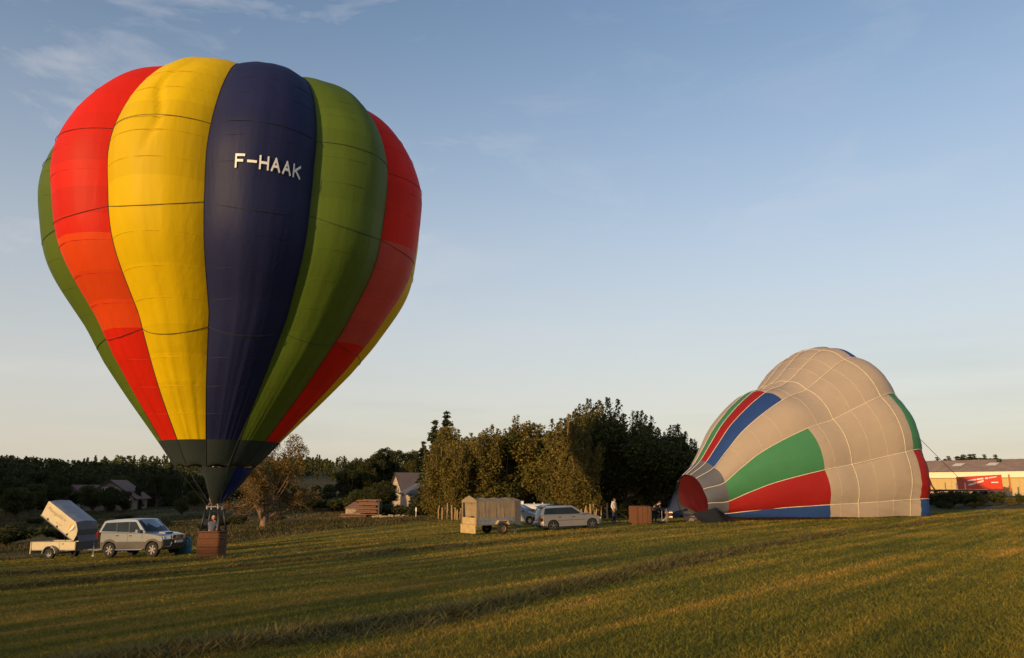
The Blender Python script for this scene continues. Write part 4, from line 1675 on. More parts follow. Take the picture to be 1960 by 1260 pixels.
for s in (-1, 1):
    x = MB()
    x.tube([(-1.75, s * .62, 1.49), (-1.65, s * .62, 1.525), (-.1, s * .62, 1.53), (.0, s * .62, 1.49)], .018, 6)
    x.build('roof_rail', M['black'], EST)
    x = MB()
    x.box((-.93, s * .845 - .02, .24), (.93, s * .845 + .02, .32))
    x.build('side_skirt', M['silver2'], EST)
    x = MB()
    x.box((-1.0, s * .853 - .008, .60), (.80, s * .853 + .008, .625))
    x.build('rub_strip', M['silver_low'], EST)
x = MB()
x.tube([(-2.3, 0, .30), (-2.42, 0, .30), (-2.46, 0, .38)], .03, 6)
x.build('tow_bar', M['black'], EST)

# --- small silver hatchback further back, half hidden by the canvas trailer
hat = dict(w=.82, r=.30, sill=.26, axles=(-1.22, 1.22), ends=(-1.85, 1.98), paint=M['silver3'], tumble=.17, rim=M['chrome'], spokes=7, rim_r=.68, round=.40,
           nose=[(1.96, .36), (1.98, .55), (1.92, .66)],
           hood=[(1.74, .76), (1.3, .90), (.98, .97)],
           belt=[(.94, .98), (-.6, 1.0), (-1.7, 1.05)],
           tail=[(-1.80, 1.0), (-1.85, .7), (-1.83, .42)],
           glasshouse=((-1.76, 1.03), (-1.36, 1.43), (-.05, 1.45), (.98, .97)),
           windows=[[(-1.45, 1.07), (-1.25, 1.34), (-.5, 1.37), (-.46, 1.02)], [(-.41, 1.02), (-.44, 1.37), (-.08, 1.36), (.70, 1.0)]],
           doors=[[(-.44, .33), (-.44, .96), (.74, .93), (.82, .33)]],
           mirror=(.62, 1.05), lamp=(1.62, .58, 1.99, .74), tail_lamp=(.75, .98, .8))
hl = gp(996, 62.0)
HAT, hfn, hg = car('hatchback', hat, hl, R(-28), 'blue-grey hatchback partly hidden behind the canvas trailer', 'car')
x = MB()
x.loft([(1.80, .26), (2.0, .28), (2.05, .42), (1.98, .56), (1.8, .56)], [-1.0, -.85, -.4, 0, .4, .85, 1.0], hfn)
x.build('front_bumper', M['silver3'], HAT, smooth=30)
x = MB()
x.box((1.96, -.45, .40), (2.07, .45, .50))
x.build('grille', M['black'], HAT)
x = MB()
x.box((2.06, -.26, .50), (2.08, .26, .60))
x.build('number_plate', M['plate'], HAT)


def trailer_wheel(root, x, y, r, s, rim):
    w = MB()
    w.lathe([(r * .55, -.08), (r * .92, -.08), (r, -.055), (r, .055), (r * .92, .08), (r * .55, .08)], 24, 'Y', closed=True)
    o = w.build('wheel', M['rubber'], root, smooth=50)
    o.location = (x, y, r)
    rm = MB()
    rm.lathe([(0.0, s * .045), (r * .20, s * .05), (r * .26, s * .03), (r * .50, s * .035), (r * .60, s * .085), (r * .64, s * .085), (r * .64, 0)], 22, 'Y')
    ro = rm.build('rim', rim, o, smooth=40)
    for k in range(8):
        a = 2 * math.pi * k / 8
        h = MB()
        h.lathe([(0, s * .040), (r * .055, s * .040)], 8, 'Y', centre=(r * .40 * math.cos(a), 0, r * .40 * math.sin(a)))
        h.build('rim_slot', M['black'], o)
    return o


def fender(root, x, y0, y1, r, z, m):
    f = MB()
    n = 10
    vs = []
    for k in range(n):
        a = math.pi * (1 - k / (n - 1))
        for (y, rr) in ((y0, r), (y1, r), (y1, r - .03), (y0, r - .03)):
            vs.append((x + rr * math.cos(a) * 1.08, y, z + rr * math.sin(a)))
    fs = []
    for i in range(n - 1):
        for k in range(4):
            fs.append((i * 4 + k, i * 4 + (k + 1) % 4, (i + 1) * 4 + (k + 1) % 4, (i + 1) * 4 + k))
    fs += [(0, 1, 2, 3), tuple(reversed(range((n - 1) * 4, n * 4)))]
    f.add(vs, fs)
    return f.build('mudguard', m, root, smooth=40)


# --- cream trailer with its hinged cover standing open (x forward, hitch at +x)
TY = R(-16)
tloc = P(86, 1068, 42.0)
tdir = Vector((math.cos(TY), math.sin(TY), 0))
tside = Vector((math.sin(TY), -math.cos(TY), 0))
tloc = tloc - tside * .80
tloc.z = gz(tloc.x, tloc.y) + .0
TR = empty('cover_trailer', tloc, 0, 'cream box trailer with its long cover tilted open behind the silver off-roader', 'trailer', rot=(0, R(-1.5), TY))
HW = .66
x = MB()
x.box((-1.12, -HW, .48), (1.75, HW, .54))
x.build('bed_floor', M['galv'], TR)
for s in (-1, 1):
    x = MB()
    x.box((-1.10, s * HW - .02, .54), (1.75, s * HW + .02, .90))
    sp = x.build('side_panel', M['trailer_side'], TR)
    x = MB()
    x.tube([(-1.10, s * HW, .91), (1.75, s * HW, .91)], .025, 6)
    x.build('top_rail', M['galv'], sp)
    for px_ in (-.62, 1.22):
        x = MB()
        x.box((px_ - .035, s * (HW + .021) - .005, .68), (px_ + .035, s * (HW + .021) + .005, .715))
        x.build('reflector', M['lamp_amber'], sp)
    x = MB()
    x.box((.72, s * (HW + .02) - .01, .54), (.77, s * (HW + .02) + .012, .90))
    x.box((-1.10, s * (HW + .02) - .01, .54), (-1.06, s * (HW + .02) + .012, .90))
    x.build('stake', M['galv'], sp)
    x = MB()
    x.lathe([(0, .03), (.04, .03), (.045, -.01)], 10, 'Y', centre=(.98, s * (HW + .03), .80))
    x.build('latch', M['black'], sp)
    trailer_wheel(TR, .30, s * .80, .30, s, M['chrome'])
    fender(TR, .30, s * .68, s * .92, .40, .33, M['galv'])
x = MB()
x.box((-1.14, -HW - .05, .30), (-1.09, HW + .05, .92))
tg = x.build('tailgate', M['trailer_side'], TR)
for s in (-1, 1):
    x = MB()
    x.box((-1.165, s * .55 - .09, .34), (-1.140, s * .55 + .09, .44))
    x.build('tail_light', M['lamp_red'], tg)
x = MB()
x.box((1.75, -HW, .54), (1.79, HW, .90))
x.build('front_panel', M['cover_front'], TR)
x = MB()
x.tube([(.3, 0, .44), (2.55, 0, .44), (2.85, 0, .47)], .045, 6)
for s in (-1, 1):
    x.tube([(1.0, s * .55, .46), (2.3, s * .06, .46)], .035, 6)
db = x.build('drawbar', M['galv'], TR)
x = MB()
x.tube([(2.78, 0, .47), (2.95, 0, .50)], .06, 8)
x.build('coupling', M['steel'], db)
x = MB()
x.tube([(2.2, .12, .22), (2.2, .12, .80)], .022, 8)
x.lathe([(.02, -.03), (.07, -.03), (.07, .03), (.02, .03)], 14, 'Y', centre=(2.2, .12, .12))
x.build('jockey_wheel', M['galv'], TR)
x = MB()
x.box((.25, -.75, .27), (.35, .75, .34))
x.build('axle', M['black'], TR)
# cover: hinged at the front top edge, tipped up by 34 degrees so that its rear end stands high
TILT = R(31)
HINGE = Vector((1.62, 0, .93))


def cov(p):
    """local cover coordinates: u back from the hinge, v across, w up from the rim"""
    u, v, w = p
    return Vector((HINGE.x - u * math.cos(TILT) + w * math.sin(TILT), v, HINGE.z + u * math.sin(TILT) + w * math.cos(TILT)))


CL, CH, CB = 2.62, .86, .60           # length, height, front bevel
prof = [(0, 0), (CL, 0), (CL + .02, CH * .96), (CL - .05, CH), (.42, CH), (.10, CH * .70), (0, CH * .40)]
for s in (-1, 1):
    m_ = MB()
    pv = [cov((u, s * (HW + .035), w)) for u, w in prof]
    pi_ = [cov((u, s * (HW + .005), w)) for u, w in prof]
    n = len(pv)
    m_.add(pv + pi_, [tuple(range(n)), tuple(reversed(range(n, 2 * n)))] + [(i, i + n, (i + 1) % n + n, (i + 1) % n) for i in range(n)])
    cs = m_.build('cover_side', M['cover'], TR)
    m_ = MB()
    m_.tube([cov((-.02, s * (HW + .03), .0)), cov((CL + .02, s * (HW + .03), .0))], .032, 6)
    m_.build('rim_bar', M['galv'], cs)
    for uu in (.55, 1.35, 2.1):
        m_ = MB()
        q = [cov((uu - .05, s * (HW + .048), .03)), cov((uu + .05, s * (HW + .048), .03)), cov((uu + .05, s * (HW + .048), .12)), cov((uu - .05, s * (HW + .048), .12))]
        m_.add(q + [v + Vector((0, s * .02, 0)) for v in q], [(0, 1, 2, 3), (7, 6, 5, 4), (0, 4, 5, 1), (1, 5, 6, 2), (2, 6, 7, 3), (3, 7, 4, 0)])
        m_.build('buckle', M['black'], cs)
m_ = MB()
rows = []
us_ = np.linspace(.42, CL - .05, 22)
for u in us_:
    for v in np.linspace(-1, 1, 11):
        sag = .075 * (1 - v * v) + .018 * mnoise.noise((u * 2.4, v * 2, 4)) - .018 * abs(math.sin((u - .42) / .54 * math.pi)) * (1 - v * v)
        rows.append(cov((u, v * (HW + .03), CH + sag)))
m_.add(rows, grid_faces(22, 11))
m_.build('cover_top', M['cover_top'], TR, smooth=True)
m_ = MB()
for (u0, w0), (u1, w1) in (((.42, CH), (.10, CH * .70)), ((.10, CH * .70), (0, CH * .40)), ((0, CH * .40), (0, 0))):
    a = [cov((u0, -HW - .03, w0)), cov((u0, 0, w0 + (.075 if w0 == CH else .02))), cov((u0, HW + .03, w0)), cov((u1, -HW - .03, w1)), cov((u1, 0, w1 + .01)), cov((u1, HW + .03, w1))]
    m_.add(a, [(0, 1, 4, 3), (1, 2, 5, 4)])
m_.build('cover_front', M['cover_front'], TR)
m_ = MB()
m_.add([cov((CL, -HW - .02, 0)), cov((CL, HW + .02, 0)), cov((CL + .02, HW + .02, CH * .96)), cov((CL + .02, -HW - .02, CH * .96))], [(0, 1, 2, 3)])
m_.build('cover_rear', M['cover'], TR)
# sheet in the shade-darkened cover colour hanging between hinge and drawbar
m_ = MB()
a = [(1.80, -HW, .93), (1.80, HW, .93), (1.82, HW, .52), (1.82, -HW, .52)]
m_.add([cov((-.01, -HW, CH * .40)), cov((-.01, HW, CH * .40)), (1.95, HW, .9), (1.95, -HW, .9), (1.88, HW, .50), (1.88, -HW, .50)], [(0, 1, 2, 3), (3, 2, 4, 5)])
m_.build('front_apron', M['cover_front'], TR)
m_ = MB()
for s in (-1, 1):
    m_.tube([(1.05, s * .60, .92), cov((.95, s * .60, .02))], .016, 6)
m_.build('gas_strut', M['black'], TR)


def text_mesh(txt, size, shear=0.0):
    cu = bpy.data.curves.new('txt', 'FONT')
    cu.body = txt
    cu.size = size
    cu.shear = shear
    cu.resolution_u = 2
    o = bpy.data.objects.new('txt', cu)
    COL.objects.link(o)
    dg = bpy.context.evaluated_depsgraph_get()
    me_ = bpy.data.meshes.new_from_object(o.evaluated_get(dg))
    vs = [v.co.copy() for v in me_.vertices]
    fs = [tuple(p.vertices) for p in me_.polygons]
    bpy.data.objects.remove(o)
    bpy.data.curves.remove(cu)
    bpy.data.meshes.remove(me_)
    return vs, fs


# writing on the lit flank (the one facing -y): it reads from the high rear end down to the hinge
vs, fs = text_mesh('Montgolfière', .27, .35)
m_ = MB()
m_.add([cov((CL - .16 - v.x, -(HW + .041), .50 + v.y - .02 * math.sin(v.x * 3))) for v in vs], fs)
m_.build('cover_lettering', M['print'], TR, fix=False)
m_ = MB()
m_.tube([cov((1.55, -(HW + .04), .24)), cov((1.45, -(HW + .04), .20)), cov((1.32, -(HW + .04), .22)), cov((1.22, -(HW + .04), .19)), cov((1.12, -(HW + .04), .28))], .008, 4)
m_.build('cover_flourish', M['print_red'], TR)
for (a0, a1, mn) in ((-1.0, -.25, 'print_orange'), (-.25, .35, 'print_white'), (.35, 1.0, 'print_grey')):
    m_ = MB()
    vs = []
    n = 12
    for k in range(n):
        t_ = k / (n - 1)
        wdt = .21 * math.sin(math.pi * (0.16 + .84 * (1 - t_)) ** 1.0) ** .8 if t_ < .97 else .03
        wdt = .20 * math.sqrt(max(0, 1 - ((t_ - .36) / .40) ** 2)) if t_ < .36 else .20 * (1 - ((t_ - .36) / .66) ** 1.4)
        for a in (a0, a1):
            vs.append(cov((.44 - a * wdt + .05 * t_ * 2, -(HW + .042), .70 - .48 * t_)))
    m_.add(vs, [(2 * k, 2 * k + 1, 2 * k + 3, 2 * k + 2) for k in range(n - 1)])
    m_.build('balloon_emblem', M[mn], TR, fix=False)
m_ = MB()
m_.add([cov((.55, -(HW + .042), .17)), cov((.49, -(HW + .042), .17)), cov((.50, -(HW + .042), .11)), cov((.55, -(HW + .042), .11))], [(0, 1, 2, 3)])
m_.build('balloon_emblem', M['print'], TR, fix=False)

# --- canvas covered trailer (x forward, hitch at +x)
CYAW = R(35)
cdir = Vector((math.cos(CYAW), math.sin(CYAW), 0))
cl_ = P(961, 1020, 47.4)
cside = Vector((math.sin(CYAW), -math.cos(CYAW), 0))
cl_ = cl_ - cside * .80
cl_.z = gz(cl_.x, cl_.y)
CT = empty('canvas_trailer', cl_, 0, 'box trailer under a tan canvas tilt with its rear flap open', 'trailer', rot=(0, 0, CYAW))
W2 = .78
x0, x1, zf0, zf1, ztop = -1.80, 1.32, .62, 1.02, 1.98
x = MB()
x.box((x0, -W2, .56), (x1, W2, .62))
x.build('bed_floor', M['galv'], CT)
for s in (-1, 1):
    for k, (za, zb_) in enumerate(((.62, .80), (.815, 1.0))):
        x = MB()
        x.box((x0, s * W2 - .02, za), (x1, s * W2 + .02, zb_))
        x.build('side_board', M['galv'], CT)
    trailer_wheel(CT, 0, s * .84, .335, s, M['rust'])
    f = MB()
    pr_ = [(-.50, .62), (-.34, .82), (.32, .82), (.46, .58), (.42, .56), (.29, .785), (-.31, .785), (-.46, .60)]
    f.prism(pr_, s * .74, s * .98)
    f.build('mudguard', M['plywood'], CT)
    # rippled canvas flank
    m_ = MB()
    rows = []
    nx_, nz_ = 64, 14
    for i in range(nx_):
        xx = x0 + (x1 - x0) * i / (nx_ - 1)
        for k in range(nz_):
            u = k / (nz_ - 1)
            z = zf1 - .04 + (ztop - zf1 + .04) * u
            rip = .030 * mnoise.noise((xx * 5.5 + .5 * u, u * .5, s * 3.0)) + .018 * mnoise.noise((xx * 13 - u, u * .6, 9.0))
            scal = .05 * abs(math.sin((xx - x0) * 2.6)) * (1 if u > .97 else 0)
            rows.append((xx, s * (W2 + .035 + rip * (1 - u * .5)), z - scal))
    m_.add(rows, grid_faces(nx_, nz_))
    m_.build('canvas_side', M['canvas'], CT, smooth=True, fix=False)
    m_ = MB()
    m_.box((.90, s * (W2 + .065) - .015, zf0 - .04), (x1 + .015, s * (W2 + .065) + .015, ztop - .01))
    m_.build('storm_panel', M['canvas_grey'], CT)
# roof: low ridge, sagging between hoops
m_ = MB()
rows = []
for i in range(34):
    xx = x0 + (x1 - x0) * i / 33
    for k in range(9):
        v = -1 + 2 * k / 8
        hoop = abs(math.sin((xx - x0) * math.pi / .87))
        z = ztop + (.17 + .10 * math.exp(-((xx - x0) / .25) ** 2)) * (1 - abs(v)) - .05 * hoop * (1 - v * v) - .05 * abs(math.sin((xx - x0) * 2.6)) * (abs(v) > .99)
        rows.append((xx, v * (W2 + .03), z))
m_.add(rows, grid_faces(34, 9))
m_.build('canvas_roof', M['canvas'], CT, smooth=True)
m_ = MB()
m_.add([(x1 + .02, -W2 - .03, zf0 - .06), (x1 + .02, W2 + .03, zf0 - .06), (x1 + .02, W2 + .03, ztop), (x1 + .02, 0, ztop + .13), (x1 + .02, -W2 - .03, ztop),
        (x1 - .02, -W2 - .03, zf0 - .06), (x1 - .02, W2 + .03, zf0 - .06), (x1 - .02, W2 + .03, ztop), (x1 - .02, 0, ztop + .13), (x1 - .02, -W2 - .03, ztop)],
       [(0, 1, 2, 3, 4), (9, 8, 7, 6, 5), (0, 5, 6, 1), (1, 6, 7, 2), (4, 9, 5, 0)])
m_.build('canvas_front', M['canvas_grey'], CT)
# rear opening: two posts, a gable flap above, curtains gathered inside
for s in (-1, 1):
    x = MB()
    x.box((x0 - .03, s * W2 - .045, .56), (x0 + .03, s * W2 + .045, ztop))
    x.build('corner_post', M['canvas'], CT)
m_ = MB()
m_.add([(x0 - .04, -W2 - .05, ztop - .13), (x0 - .04, W2 + .05, ztop - .13), (x0 - .04, W2 + .05, ztop), (x0 - .04, 0, ztop + .29), (x0 - .04, -W2 - .05, ztop),
        (x0, -W2 - .05, ztop - .13), (x0, W2 + .05, ztop - .13), (x0, W2 + .05, ztop), (x0, 0, ztop + .29), (x0, -W2 - .05, ztop)],
       [(0, 1, 2, 3, 4), (9, 8, 7, 6, 5), (0, 5, 6, 1), (1, 6, 7, 2), (2, 7, 8, 3), (3, 8, 9, 4), (4, 9, 5, 0)])
m_.build('gable_flap', M['canvas'], CT)
for s in (-1, 1):
    m_ = MB()
    rows = []
    for i in range(14):
        u = i / 13
        for k in range(12):
            f = k / 11
            z = ztop - .1 - (ztop - zf1 - .05) * f
            yy = s * (W2 - .06) * (1 - u) + s * .04 * u
            yy = yy * (1 - .15 * f) if s < 0 else yy
            xx = x0 + .12 + .05 * math.sin(u * 16) * (.4 + .6 * f) + .25 * f * (u if s > 0 else .3)
            rows.append((xx, yy + (s * -.12 * f * f), z + .15 * u * f))
    m_.add(rows, grid_faces(14, 12))
    m_.build('curtain', M['canvas'], CT, smooth=True, fix=False)
x = MB()
x.box((x0 - .02, -W2 + .05, .62), (x0 + .02, W2 - .05, 1.0))
x.build('inner_board', M['plywood'], CT)
x = MB()
x.box((x0 - .10, -W2 - .04, .10), (x0 - .05, W2 + .04, .56))
x.box((x0 - .11, -W2 - .05, .545), (x0 - .0, W2 + .05, .60))
x.build('dropped_tailgate', M['plywood'], CT)
x = MB()
x.tube([(.2, 0, .52), (1.9, 0, .45), (2.1, 0, .42)], .045, 6)
for s in (-1, 1):
    x.tube([(.9, s * .6, .54), (1.8, s * .05, .46)], .035, 6)
x.build('drawbar', M['galv'], CT)
x = MB()
x.tube([(1.6, .12, .14), (1.6, .12, .80)], .028, 8)
x.lathe([(.02, -.03), (.10, -.03), (.10, .03), (.02, .03)], 14, 'Y', centre=(1.6, .12, .10))
x.build('jockey_wheel', M['galv'], CT)
x = MB()
x.lathe([(.02, -.08), (.31, -.08), (.33, -.05), (.33, .05), (.31, .08), (.02, .08)], 22, 'X', centre=(x1 + .12, .15, .90))
x.build('spare_wheel', M['rubber'], CT, smooth=40)
x = MB()
x.box((-.05, -.78, .30), (.05, .78, .37))
x.build('axle', M['black'], CT)

# --- white gas tank lying behind the cars
tk = gp(1018, 66)
TK = empty('gas_tank', (tk.x, tk.y, tk.z), R(4), 'white horizontal gas tank behind the hatchback and the estate car', 'gas tank')
x = MB()
pr_ = [(0.02, -1.85), (.28, -1.80), (.50, -1.66), (.58, -1.45), (.58, 1.45), (.50, 1.66), (.28, 1.80), (.02, 1.85)]
x.lathe(pr_, 28, 'X', centre=(0, 0, .88))
x.build('shell', M['tank'], TK, smooth=50)
for xx in (-1.0, 1.0):
    x = MB()
    x.box((xx - .08, -.45, 0), (xx + .08, .45, .42))
    x.build('foot', M['tank'], TK)
x = MB()
x.box((-1.15, -.2, 1.40), (-.70, .2, 1.68))
x.build('valve_cover', M['tank'], TK)
for xx in (.2, .9):
    x = MB()
    x.lathe([(.06, 1.40), (.06, 1.54), (.02, 1.58)], 10, 'Z', centre=(xx, 0, 0))
    x.build('valve', M['steel'], TK, smooth=40)

# --- teal bag standing on the grass between off-roader and basket
tb_ = gp(361, 41.8)
x = MB()
rr = []
for i, (z, k) in enumerate(((0, .9), (.1, 1.0), (.5, 1.0), (.7, .92), (.82, .6), (.86, .1))):
    for a in np.linspace(0, 2 * math.pi, 15)[:-1]:
        rr.append((.30 * k * math.copysign(abs(math.cos(a)) ** .7, math.cos(a)), .30 * k * math.copysign(abs(math.sin(a)) ** .7, math.sin(a)), z + .02 * mnoise.noise((a, z * 4, 2))))
fs = [(i * 14 + k, i * 14 + (k + 1) % 14, (i + 1) * 14 + (k + 1) % 14, (i + 1) * 14 + k) for i in range(5) for k in range(14)]
x.add(rr, fs + [tuple(reversed(range(14))), tuple(range(70, 84))])
BG = empty('envelope_bag', tb_, 0, 'teal cloth bag standing between the off-roader and the basket', 'bag')
x.build('bag_body', M['teal'], BG, smooth=40)
x = MB()
for s in (-1, 1):
    x.tube([(-.12, s * .20, .72), (-.10, s * .28, .90), (.10, s * .28, .90), (.12, s * .20, .72)], .02, 5)
x.build('strap', M['black'], BG)

# ------------------------------------------------------------------ people


def skin(name, nodes, edges, m, parent, sub=2, extra=None):
    """one continuous surface grown round a skeleton"""
    me_ = bpy.data.meshes.new('sk')
    me_.from_pydata([n[0] for n in nodes], edges, [])
    o = bpy.data.objects.new('sk', me_)
    COL.objects.link(o)
    o.modifiers.new('s', 'SKIN')
    o.modifiers['s'].use_smooth_shade = True
    for i, n in enumerate(nodes):
        r_ = n[1] if hasattr(n[1], '__len__') else (n[1], n[1])
        me_.skin_vertices[0].data[i].radius = r_
        me_.skin_vertices[0].data[i].use_root = (i == 0)
    md = o.modifiers.new('u', 'SUBSURF')
    md.levels = sub
    md.render_levels = sub
    dg = bpy.context.evaluated_depsgraph_get()
    res = bpy.data.meshes.new_from_object(o.evaluated_get(dg))
    bpy.data.objects.remove(o)
    res.materials.clear()
    mb = MB()
    mb.v = [tuple(v.co) for v in res.vertices]
    mb.f = [tuple(p.vertices) for p in res.polygons]
    mb.m = [0] * len(mb.f)
    if extra:
        extra(mb)
    bpy.data.meshes.remove(res)
    return mb.build(name, m, parent, smooth=True)


def hand(mb, wrist, d, across, curl=.4, sc_=1.0):
    """palm and five separate bent fingers; d along the forearm, across towards the thumb"""
    d = Vector(d).normalized()
    across = Vector(across)
    across = (across - d * across.dot(d)).normalized()
    nrm = d.cross(across)
    w = Vector(wrist)
    mb.tube([w, w + d * .05 * sc_, w + d * .09 * sc_], [.024 * sc_, .036 * sc_, .034 * sc_], 8)
    for k, ln in enumerate((.070, .080, .074, .058)):
        b = w + d * .085 * sc_ + across * (.027 - .018 * k) * sc_
        k1 = b + (d * math.cos(curl) + nrm * math.sin(curl)) * ln * .5 * sc_
        k2 = k1 + (d * math.cos(curl * 2.2) + nrm * math.sin(curl * 2.2)) * ln * .5 * sc_
        mb.tube([b, k1, k2], [.0095 * sc_, .009 * sc_, .007 * sc_], 6)
    b = w + d * .03 * sc_ + across * .028 * sc_
    k1 = b + (d * .6 + across * .8) * .035 * sc_
    k2 = k1 + (d * .85 + across * .2 + nrm * .4) * .03 * sc_
    mb.tube([b, k1, k2], [.012 * sc_, .010 * sc_, .008 * sc_], 6)


def head_parts(mb, c, face, up=Vector((0, 0, 1))):
    """skull, nose and ears round the head centre c"""
    f = Vector(face).normalized()
    s = f.cross(up).normalized()
    n, m_ = 12, 9
    vs = []
    for i in range(m_):
        a = math.pi * i / (m_ - 1)
        for k in range(n):
            b = 2 * math.pi * k / n
            x_, y_, z_ = math.sin(a) * math.cos(b), math.sin(a) * math.sin(b), math.cos(a)
            jaw = 1 - .22 * max(0, -z_)
            vs.append(c + s * x_ * .076 * jaw + f * (y_ * .098 * jaw + .006) + up * z_ * .118)
    mb.add(vs, grid_faces(m_, n) + [(i * n + n - 1, i * n, (i + 1) * n, (i + 1) * n + n - 1) for i in range(m_ - 1)])
    tip = c + f * .122 - up * .022
    mb.add([c + f * .096 + up * .018, c + f * .098 - up * .035 + s * .018, c + f * .098 - up * .035 - s * .018, tip], [(0, 1, 3), (1, 2, 3), (2, 0, 3)])
    for sg in (-1, 1):
        e = c + s * sg * .076 - f * .005
        mb.tube([e - up * .03, e + s * sg * .014, e + up * .03], [.008, .014, .010], 6)


def face_marks(root, c, face, up=Vector((0, 0, 1))):
    f = Vector(face).normalized()
    s = f.cross(up).normalized()
    for sg in (-1, 1):
        x = MB()
        q = c + f * .094 + s * sg * .032 + up * .012
        x.tube([q - s * .012, q + f * .006, q + s * .012], [.004, .008, .004], 6)
        x.build('eye', M['black'], root)
    x = MB()
    q = c + f * .092 - up * .062
    x.tube([q - s * .024 - f * .006, q + f * .006, q + s * .024 - f * .006], [.003, .006, .003], 6)
    x.build('mouth', M['print_red'], root)


def hair_cap(root, c, face, m, up=Vector((0, 0, 1)), low=.62):
    f = Vector(face).normalized()
    s = f.cross(up).normalized()
    vs = []
    n, m_ = 14, 7
    for i in range(m_):
        a = math.pi * low * i / (m_ - 1)
        for k in range(n):
            b = 2 * math.pi * k / n
            fr = math.sin(b)
            aa = a * (1 - .38 * max(0, fr))
            vs.append(c + s * math.sin(aa) * math.cos(b) * .086 + f * (math.sin(aa) * fr * .108 - .004) + up * (math.cos(aa) * .128 + .002))
    x = MB()
    x.add(vs, grid_faces(m_, n) + [(i * n + n - 1, i * n, (i + 1) * n, (i + 1) * n + n - 1) for i in range(m_ - 1)])
    x.build('hair', m, root, smooth=True)


# --- man in a cream hoodie watching the lying balloon (faces right of the camera)
pm_ = gp(1175.5, 56.4)
PM = empty('person', pm_, R(52), 'standing man in a cream hooded top and dark jeans, hands in his pockets', 'person')
fwd = Vector((0, -1, 0))
hc = Vector((0, -.03, 1.64))


def man_head(mb):
    head_parts(mb, hc, Vector((.35, -1, -.05)))


V_ = Vector
nodes = [(V_((0, 0, .95)), (.15, .11)), (V_((0, .01, 1.18)), (.135, .10)), (V_((0, .02, 1.38)), (.155, .105)), (V_((0, 0, 1.48)), (.06, .06)), (V_((0, -.02, 1.58)), (.055, .055)),
         (V_((.17, .02, 1.40)), .06), (V_((.25, .05, 1.14)), .047), (V_((.20, -.08, .93)), .036),
         (V_((-.17, .02, 1.40)), .06), (V_((-.25, .05, 1.14)), .047), (V_((-.20, -.08, .93)), .036),
         (V_((.10, 0, .86)), .09), (V_((.11, -.03, .48)), .062), (V_((.12, .03, .09)), .042), (V_((.13, -.12, .04)), .035),
         (V_((-.10, 0, .86)), .09), (V_((-.11, .0, .48)), .062), (V_((-.13, .05, .09)), .042), (V_((-.15, -.10, .04)), .035)]
edges = [(0, 1), (1, 2), (2, 3), (3, 4), (2, 5), (5, 6), (6, 7), (2, 8), (8, 9), (9, 10), (0, 11), (11, 12), (12, 13), (13, 14), (0, 15), (15, 16), (16, 17), (17, 18)]


def man_extra(mb):
    man_head(mb)
    hand(mb, V_((.20, -.08, .93)), (-.25, -.15, -1), (-.3, -1, 0), .5)
    hand(mb, V_((-.20, -.08, .93)), (.25, -.15, -1), (.3, -1, 0), .5)


skin('body', nodes, edges, M['skin'], PM, extra=man_extra)
face_marks(PM, hc, Vector((.35, -1, -.05)))
hair_cap(PM, hc, Vector((.35, -1, -.05)), M['hair'])
tn = [(V_((0, 0, .93)), (.185, .14)), (V_((0, .01, 1.15)), (.175, .135)), (V_((0, .02, 1.38)), (.19, .13)), (V_((0, .02, 1.49)), (.10, .09)),
      (V_((.19, .02, 1.40)), .080), (V_((.27, .05, 1.14)), .068), (V_((.21, -.08, .95)), .054),
      (V_((-.19, .02, 1.40)), .080), (V_((-.27, .05, 1.14)), .068), (V_((-.21, -.08, .95)), .054)]
skin('hoodie', tn, [(0, 1), (1, 2), (2, 3), (2, 4), (4, 5), (5, 6), (2, 7), (7, 8), (8, 9)], M['hoodie'], PM)
x = MB()
x.tube([(-.10, .03, 1.47), (-.07, .12, 1.49), (.07, .12, 1.49), (.10, .03, 1.47), (.05, -.07, 1.45), (-.05, -.07, 1.45), (-.10, .03, 1.47)], .045, 8)
x.build('hood', M['hoodie'], PM, smooth=True)
jn = [(V_((0, 0, .92)), (.165, .125)), (V_((.10, 0, .83)), .108), (V_((.11, -.03, .48)), .080), (V_((.12, .03, .10)), .064),
      (V_((-.10, 0, .83)), .108), (V_((-.11, 0, .48)), .080), (V_((-.13, .05, .10)), .064)]
skin('jeans', jn, [(0, 1), (1, 2), (2, 3), (0, 4), (4, 5), (5, 6)], M['jeans'], PM)
for s, (fx, fy) in ((1, (.125, .0)), (-1, (-.14, .02))):
    x = MB()
    x.tube([(fx, fy + .06, .045), (fx, fy - .04, .055), (fx + .01, fy - .17, .038)], [.046, .052, .034], 10)
    x.build('shoe', M['black'], PM, smooth=True)

# --- pilot standing in the basket, one hand up on an upright
bz = gz(BX + .35, BY)
PL = empty('person', (BX + .27, BY + .05, bz + .14), R(25), 'pilot with grey cap and slate shirt standing in the basket, arm raised to the frame', 'person')
hc2 = V_((0.04, -.06, 1.60))
nodes2 = [(V_((0, 0, .92)), (.16, .12)), (V_((0, .01, 1.15)), (.15, .11)), (V_((.01, .0, 1.34)), (.165, .11)), (V_((.03, -.02, 1.44)), (.06, .06)), (V_((.04, -.04, 1.54)), (.056, .056)),
          (V_((.19, .0, 1.36)), .06), (V_((.27, -.12, 1.14)), .048), (V_((.20, -.30, 1.10)), .036),
          (V_((-.19, .0, 1.37)), .06), (V_((-.36, -.06, 1.26)), .048), (V_((-.42, -.10, 1.48)), .036),
          (V_((.10, 0, .83)), .09), (V_((.11, 0, .45)), .062), (V_((.12, .03, .06)), .042), (V_((.13, -.1, .035)), .033),
          (V_((-.10, 0, .83)), .09), (V_((-.11, 0, .45)), .062), (V_((-.12, .03, .06)), .042), (V_((-.13, -.1, .035)), .033)]


